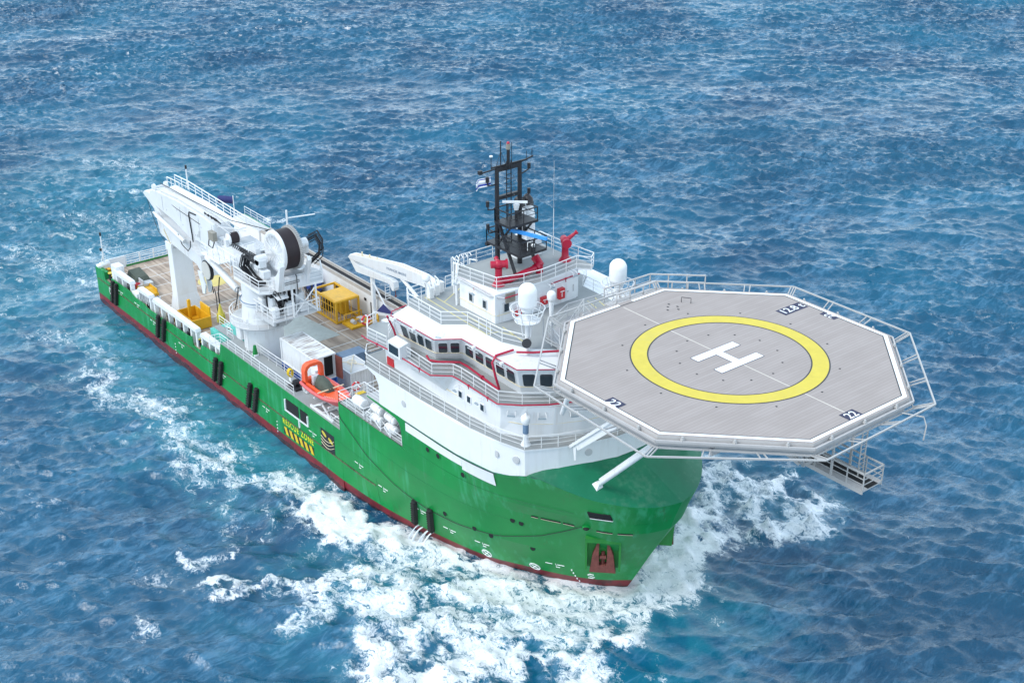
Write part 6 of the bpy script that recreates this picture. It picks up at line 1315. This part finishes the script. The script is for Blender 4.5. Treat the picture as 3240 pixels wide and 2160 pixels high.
for c in ((-53.9,-7.2,16.6),(-54.6,-7.0,16.0),(-53.4,-7.1,15.6)): b.box(c,(.9,.8,.8))
b.cyl((-54.0,-7.6,16.9),(-54.0,-6.6,16.9),.5,n=14); b.build('winch_motor',MT['cwhite'],t,bevel=.06)
b=MB(); b.cyl((-53.0,-3.5,17.9),(-53.0,-2.6,17.9),.5,n=14); b.box((-53.2,-2.9,17.3),(1.0,.8,.9)); b.build('winch_motor',MT['cwhite'],t,bevel=.06)
b=MB(); rr_=random.Random(4)
for k in range(15):
    y=-7.7+.9*rr_.random(); z=16.9-rr_.random()*.6; dy=.2*rr_.random(); w_=.9+rr_.random()*1.2
    b.tube([(-54.3,y,z),(-55.2-w_*.5,y-.2-dy,z+.3),(-55.6-w_*.6,y-.3-dy,15.6),(-55.2-w_*.3,y-.1,14.7),(-54.0,y,14.4)],.06,5)
b.box((-54.6,-7.3,14.35),(1.5,.9,.3)); b.build('hydraulic_hoses',MT['hose'],t); b=MB()
for k in range(11):
    y=-2.6+.5*rr_.random(); z=17.6+rr_.random()*.9
    b.tube([(-53.2,y,z),(-52.6,y+.7,z+.5),(-52.2,y+1.0,z-.4),(-52.3,y+.9,z-1.4),(-52.8,y+.2,z-2.2)],.055,5)
b.build('hydraulic_hoses',MT['hose'],t)
b=MB(); b.tube([(-51.4,-4.9,15.6),(-51.2,-4.9,15.5),(-51.2,-4.9,13.6)],.05,5); b.tube([(-51.45,-6.1,14.75),(-51.45,-4.5,14.75),(-51.45,-4.5,14.95),(-51.45,-6.1,14.95)],.03,4); b.build('cable',MT['hose'],t)
b=MB(); b.cyl((-55.0,-3.4,17),(-55.0,-3.4,20.8),.1,n=8); b.beam((-55.0,-3.4,20.0),(-54.0,-.8,20.1),.14,.08); b.build('light_mast',MT['cwhite'],t)
# main boom
b=MB(); MBp=[(-78.7,16.3),(-78.5,17.35),(-77.2,17.6),(-72,17.95),(-66.0,17.85),(-63.6,17.65),(-62.9,15.95),(-57.5,15.9),(-57.4,15.2),(-60.9,14.5),(-62.9,14.75),(-64.2,13.9),(-65.2,13.75),(-66.4,14.7),(-67.6,14.75),(-69.3,14.5),(-73,15.4),(-77.0,15.85)]
b.exy(MBp,-7.25,-5.35); boom=b.build('main_boom',MT['cwhite'],t)
b=MB(); b.cyl((-77.9,-5.7,17.75),(-77.9,-5.45,17.75),.42,n=18); b.cyl((-77.9,-7.1,17.75),(-77.9,-6.85,17.75),.42,n=18); b.cyl((-77.9,-7.15,17.75),(-77.9,-5.4,17.75),.14,n=10); b.build('tip_sheave',MT['cwhite'],boom)
b=MB(); b.rail([(-77.6,-4.6,17.7),(-74.2,-4.6,17.85),(-61.5,-4.6,17.5)],h=1.1,k=3,step=1.6,r=.03); b.exy([(-77.6,17.6),(-70,17.8),(-61.5,17.45),(-61.5,17.35),(-70,17.7),(-77.6,17.5)],-5.3,-4.55); b.rail([(-77.6,-5.5,17.75),(-74.6,-5.5,17.9)],h=1.0,k=2,step=1.2,r=.028); b.build('boom_walkway',MT['rail'],boom)
b=MB(); b.tube([(-76.5,-6.9,17.75),(-72,-6.9,18.02),(-66,-6.9,17.92),(-60.5,-6.9,17.55)],.07,4); b.tube([(-76.5,-6.0,17.75),(-72,-6.0,18.02),(-66,-6.0,17.92),(-60.5,-6.0,17.55)],.07,4); b.build('cable_tray',MT['lgrey'],boom)
b=MB(); b.cyl((-74.4,-4.6,18.0),(-74.4,-4.6,20.3),.08,n=6,m=0); b.cyl((-74.4,-4.6,20.3),(-74.4,-4.6,20.7),.12,n=8,m=1); b.beam((-75.0,-4.6,17.9),(-74.4,-4.6,19.2),.06); b.build('tip_light_pole',[MT['cwhite'],MT['black']],boom)
b=MB(); b.tube([(-77.9,-6.2,18.1),(-70,-6.2,18.25),(-62,-6.0,18.35),(-54.6,-5.4,19.3)],.045,5); b.tube([(-78.4,-6.9,17.4),(-72,-7.3,17.1),(-66.5,-7.3,16.9)],.03,5); b.build('hoist_wire',MT['hose'],boom)
b=MB(); b.tube([(-67.3,-7.3,17.7),(-68.8,-7.32,17.6),(-68.9,-7.35,17.3),(-68.6,-7.35,15.2),(-68.4,-7.4,14.4)],.07,6); b.tube([(-71.6,-7.6,14.4),(-70.8,-7.6,13.4),(-69.7,-7.5,13.0),(-69.2,-7.4,13.6),(-69.1,-7.4,14.3)],.05,5); b.build('boom_pipe',MT['hose'],boom)
b=MB(); rr_=random.Random(6)
for k in range(7): x=-66.5+rr_.random()*3; b.tube([(x,-6.6,17.8),(x+.3,-6.8,18.2),(x+.8,-6.5,17.7)],.06,5)
b.build('cable_loops',MT['hose'],boom)
b=MB(); rr_=random.Random(2)
for x,z in ((-74.6,16.2),(-72.0,16.9),(-70.8,15.6),(-67.9,15.3),(-66.4,16.6),(-65.0,15.4)): b.lathe((x,-7.27,z),[(.001,0),(.09,0),(.09,.05),(.001,.05)],10,axis='Y')
b.build('boom_stud',MT['lgrey'],boom)
b=MB(); b.exy([(-67.6,15.2),(-66.9,15.3),(-66.7,16.1),(-67.1,16.0),(-67.2,15.6),(-67.5,15.5)],-7.29,-7.25); b.build('boom_emblem',MT['lgrey'],boom)
for x in (-75.5,-71.2,-66.9,-63.9):
    b=MB(); b.exy([(x,15.9 if x<-70 else 15.0),(x+.05,15.9 if x<-70 else 15.0),(x+.05,17.5),(x,17.5)],-7.28,-7.24); b.build('weld_seam',MT['lgrey'],boom)
# jib folded underneath
b=MB(); J=[(-80.9,16.35),(-80.5,16.75),(-79.0,16.75),(-78.0,15.8),(-76.9,15.3),(-76.4,14.75),(-69.3,13.0),(-67.9,12.9),(-66.9,10.75),(-67.8,10.7),(-68.8,11.6),(-73,12.0),(-75.5,12.2),(-77.5,12.6),(-77.9,13.8),(-78.4,15.2)]
b.exy(J,-7.05,-5.55); jib=b.build('jib',MT['cwhite'],t)
b=MB()
for y in (-7.5,-5.1): b.cyl((-76.9,y,14.95),(-70.3,y,13.9),.24,n=14); b.cyl((-77.6,y,15.1),(-76.8,y,14.95),.14,n=10)
b.build('jib_cylinder',MT['cwhite'],t)
b=MB()
for y in (-7.6,-5.0): b.cyl((-64.9,y,13.85),(-58.7,y,12.3),.36,n=16); b.cyl((-58.8,y,12.35),(-57.6,y,11.95),.2,n=10)
b.build('lift_cylinder',MT['cwhite'],t)
b=MB(); b.tube([(-58.3,-7.7,12.7),(-58.0,-8.1,11.6),(-58.3,-8.2,10.6),(-59.0,-7.9,10.2)],.06,5); b.tube([(-80.6,-6.9,16.3),(-79.2,-7.1,14.6),(-77.9,-7.1,12.7),(-76.5,-7.1,12.0),(-75.2,-7.1,11.4)],.03,5); b.build('hoist_wire',MT['hose'],jib)
# head block: big sheave, cheek plate, hook with yellow covers
b=MB(); sh=V((-65.75,-7.35,12.05)); b.cyl(sh-V((0,.16,0)),sh+V((0,.16,0)),1.08,n=32,m=0); b.cyl(sh-V((.0,.22,0)),sh-V((0,.15,0)),.98,n=32,m=2); b.cyl(sh+V((0,.15,0)),sh+V((0,.22,0)),1.0,n=32,m=1); b.build('jib_sheave',[MT['black'],MT['cwhite'],paint('sheave_disc',(.55,.54,.50),.5,.1)],t)
b=MB(); b.exy([(-67.4,11.6),(-66.5,11.6),(-65.8,10.4),(-66.2,9.3),(-66.7,9.2),(-66.9,10.3)],-7.75,-7.6); b.exy([(-67.4,11.6),(-66.5,11.6),(-65.8,10.4),(-66.2,9.3),(-66.7,9.2),(-66.9,10.3)],-7.1,-6.95); b.build('cheek_plate',MT['cwhite'],t)
b=MB(); b.tube([(-64.7,-6.6,11.4),(-65.0,-6.6,10.5),(-65.4,-6.6,9.4),(-65.3,-6.6,8.2)],.07,6); b.tube([(-66.2,-6.6,9.6),(-66.0,-6.6,8.8),(-66.0,-6.6,6.9)],.05,6); b.tube([(-66.5,-6.9,10.6),(-66.0,-6.9,10.0),(-66.1,-6.8,9.2)],.06,6); b.build('fall_wire',MT['hose'],t)
b=MB(); c=V((-65.35,-6.6,0)); b.lathe((c.x,c.y,5.9),[(.25,0),(.36,.25),(.42,.9),(.34,1.1),(.22,1.6),(.09,2.1),(.06,2.3)],10)
for k in range(8): a=k*.785; b.beam((c.x+.44*math.cos(a),c.y+.44*math.sin(a),6.1),(c.x+.4*math.cos(a),c.y+.4*math.sin(a),7.0),.08)
b.build('hook_block',MT['marky'],t)
b=MB(); 
for k in range(4): a=k*1.57; b.tube([(c.x+.2*math.cos(a),c.y+.2*math.sin(a),6.0),(c.x+.35*math.cos(a),c.y+.35*math.sin(a),4.9)],.03,4)
b.build('hook_sling',MT['cream'],t)
# boom side gear: lamp box, small winch platform
b=MB(); b.box((-62.7,-7.8,16.9),(1.1,.5,.95)); b.build('flood_lamp',MT['beige'],t,bevel=.05)
b=MB(); b.bx(-64.2,-60.2,-8.6,-7.25,14.75,14.85); b.rail([(-64.2,-8.5,14.85),(-60.2,-8.5,14.85),(-58.5,-8.2,14.3)],h=1.15,k=3,step=1.3,r=.03); b.rail([(-60.2,-8.6,15.8),(-56.6,-8.4,15.6)],h=1.0,k=2,step=1.2,r=.028); b.build('boom_platform',MT['rail'],t)
b=MB(); b.lathe((-61.6,0,16.6),[(.2,-6.75),(.62,-6.7),(.62,-6.58),(.46,-6.55),(.46,-5.65),(.62,-5.62),(.62,-5.5)],22,axis='Y'); b.box((-62.4,-6.9,16.25),(.8,.6,.6)); b.box((-61.6,-6.9,16.3),(.6,.35,.7)); b.beam((-64.0,-7.0,17.4),(-60.4,-5.2,17.5),.10); b.build('auxiliary_winch',MT['cwhite'],t)
b=MB(); b.lathe((-61.6,0,16.6),[(.57,-6.54),(.57,-5.66)],22,axis='Y'); b.build('auxiliary_wire',MT['brown'],t)
b=MB(); b.bx(-62.8,-57.4,-5.3,-3.6,15.5,15.9); b.build('boom_root_deck',MT['lgrey'],t)
b=MB()
for k in range(6): x=-60.5+.4*k; b.box((x,-5.0,16.02),(.12,1.2,.12))
b.build('tread_bars',MT['cwhite'],t)
b=MB()
for k in range(9): x=-60.8+.36*k; b.tube([(x,-6.6,16.0),(x+.5,-6.7+.05*k,16.5-.02*k),(x+1.0,-6.4,16.3-.03*k),(x+1.4,-6.5,15.9)],.07,5)
b.tube([(-63.6,-7.8,16.3),(-63.2,-8.1,15.8),(-62.4,-8.1,15.7),(-62.2,-7.9,16.4)],.06,5); b.build('hose_bundle',MT['hose'],t)
# boom rest pillar
t=empty('boom_rest',(-75.3,-6.0,MAIN),'white tapering pillar carrying the stowed crane boom','boom rest')
b=MB(); b.loft([[(-76.3,-7.4,MAIN),(-74.2,-7.4,MAIN),(-74.2,-4.4,MAIN),(-76.3,-4.4,MAIN)],[(-75.9,-7.2,6.0),(-74.6,-7.2,6.0),(-74.6,-4.8,6.0),(-75.9,-4.8,6.0)],[(-75.8,-7.2,11.3),(-74.7,-7.2,11.3),(-74.7,-5.0,11.3),(-75.8,-5.0,11.3)]]); b.build('pillar',MT['white'],t,bevel=.04)
b=MB(); b.bx(-76.0,-74.5,-7.3,-7.1,11.3,12.2); b.bx(-76.0,-74.5,-5.4,-5.2,11.3,12.2); b.bx(-76.0,-74.5,-7.1,-5.4,11.3,11.6); b.build('saddle',MT['white'],t)
b=MB(); b.beam((-75.2,-7.6,13.9),(-74.8,-7.2,12.2),.1); b.build('lock_bar',MT['cream'],t)
# small deck crane at the port side
t=empty('small_deck_crane',(-46.3,8.3,A_Z),'smaller white folding crane at the far side, its boom lying over the cargo wall','crane')
yc=8.0
b=MB(); b.cyl((-46.6,yc,A_Z),(-46.6,yc,12.2),.55,n=16); b.box((-46.6,yc,12.3),(1.3,1.2,1.3)); b.build('column',MT['white'],t)
b=MB(); b.exy([(-62.4,10.75),(-61.9,11.25),(-61.0,11.45),(-52.5,12.95),(-48,13.25),(-45.9,12.9),(-46.2,12.1),(-48.2,12.05),(-52.0,11.55),(-55.4,11.15),(-61.2,10.75)],yc-.4,yc+.4); bm=b.build('boom',MT['white'],t,bevel=.03)
b=MB(); Mt=plane_M((-54.0,yc-.41,12.0),(1,0,.10),(0,0,1)); b.text('PALFINGER MARINE',.42,Mt@Matrix.Translation((1.2,0,0))); b.build('boom_lettering',MT['bluegrey'],bm)
b=MB(); b.exy([(-62.3,10.7),(-61.6,10.75),(-60.5,10.35),(-54.3,10.75),(-53.6,10.6),(-53.5,10.0),(-53.7,9.6),(-54.0,9.6),(-54.4,10.2),(-60.6,9.5),(-61.0,9.5)],yc-.3,yc+.3); b.build('folded_jib',MT['white'],t)
b=MB(); b.cyl((-52.2,yc-.2,11.6),(-46.9,yc-.2,9.3),.2,n=12); b.build('lift_cylinder',MT['white'],t)
b=MB(); 
for k in range(9): x=-60+1.5*k; b.cyl((x,yc,11.65+.15*k if k<6 else 12.7),(x,yc,12.0+.15*k if k<6 else 13.0),.1,n=8)
b.tube([(-61,yc-.2,11.5),(-52.5,yc-.2,13.05),(-48,yc-.2,13.35)],.05,5); b.build('pipe_clamps',MT['cream'],t)
b=MB(); b.cyl((-53.75,yc,9.6),(-53.75,yc,9.0),.05,n=6); b.ball((-53.75,yc,8.95),.12); b.build('hook',MT['rust'],t)
t=empty('crane_boom_stand',(-58.2,8.0,MAIN),'white post with triangular blue bracket supporting the smaller crane jib','crane support')
b=MB(); b.bx(-58.4,-58.0,7.85,8.2,MAIN,9.9); b.build('post',MT['white'],t)
b=MB(); b.beam((-58.2,7.9,5.55),(-53.2,7.9,6.75),.35,.25); b.beam((-57.9,7.9,9.2),(-54.9,7.9,6.3),.12); b.build('bracket',MT['white'],t)
b=MB(); b.exy([(-57.3,6.0),(-54.0,6.8),(-55.9,7.35)],7.75,7.8); b.build('blue_panel',MT['flagn'],t)
b=MB(); 
for y in (8.8,9.4): b.beam((-57.0,y,A_Z),(-57.0,y,9.0),.06)
for k in range(6): b.beam((-57.0,8.8,A_Z+.3+k*.33),(-57.0,9.4,A_Z+.3+k*.33),.05)
b.build('ladder',MT['rail'],t)
t=empty('deck_davit',(-55.6,6.8,MAIN),'small rusty yellow hand davit standing by the door of the port wall','davit')
b=MB(); b.cyl((-55.7,6.9,MAIN),(-55.7,6.9,6.2),.12,n=8); b.tube([(-55.7,6.9,6.2),(-55.5,6.7,6.6),(-54.9,6.3,6.3)],.1,6); b.build('arm',MT['orange_y'],t); b=MB(); b.box((-55.6,6.8,4.7),(.5,.5,.9)); b.build('base',MT['rust'],t)
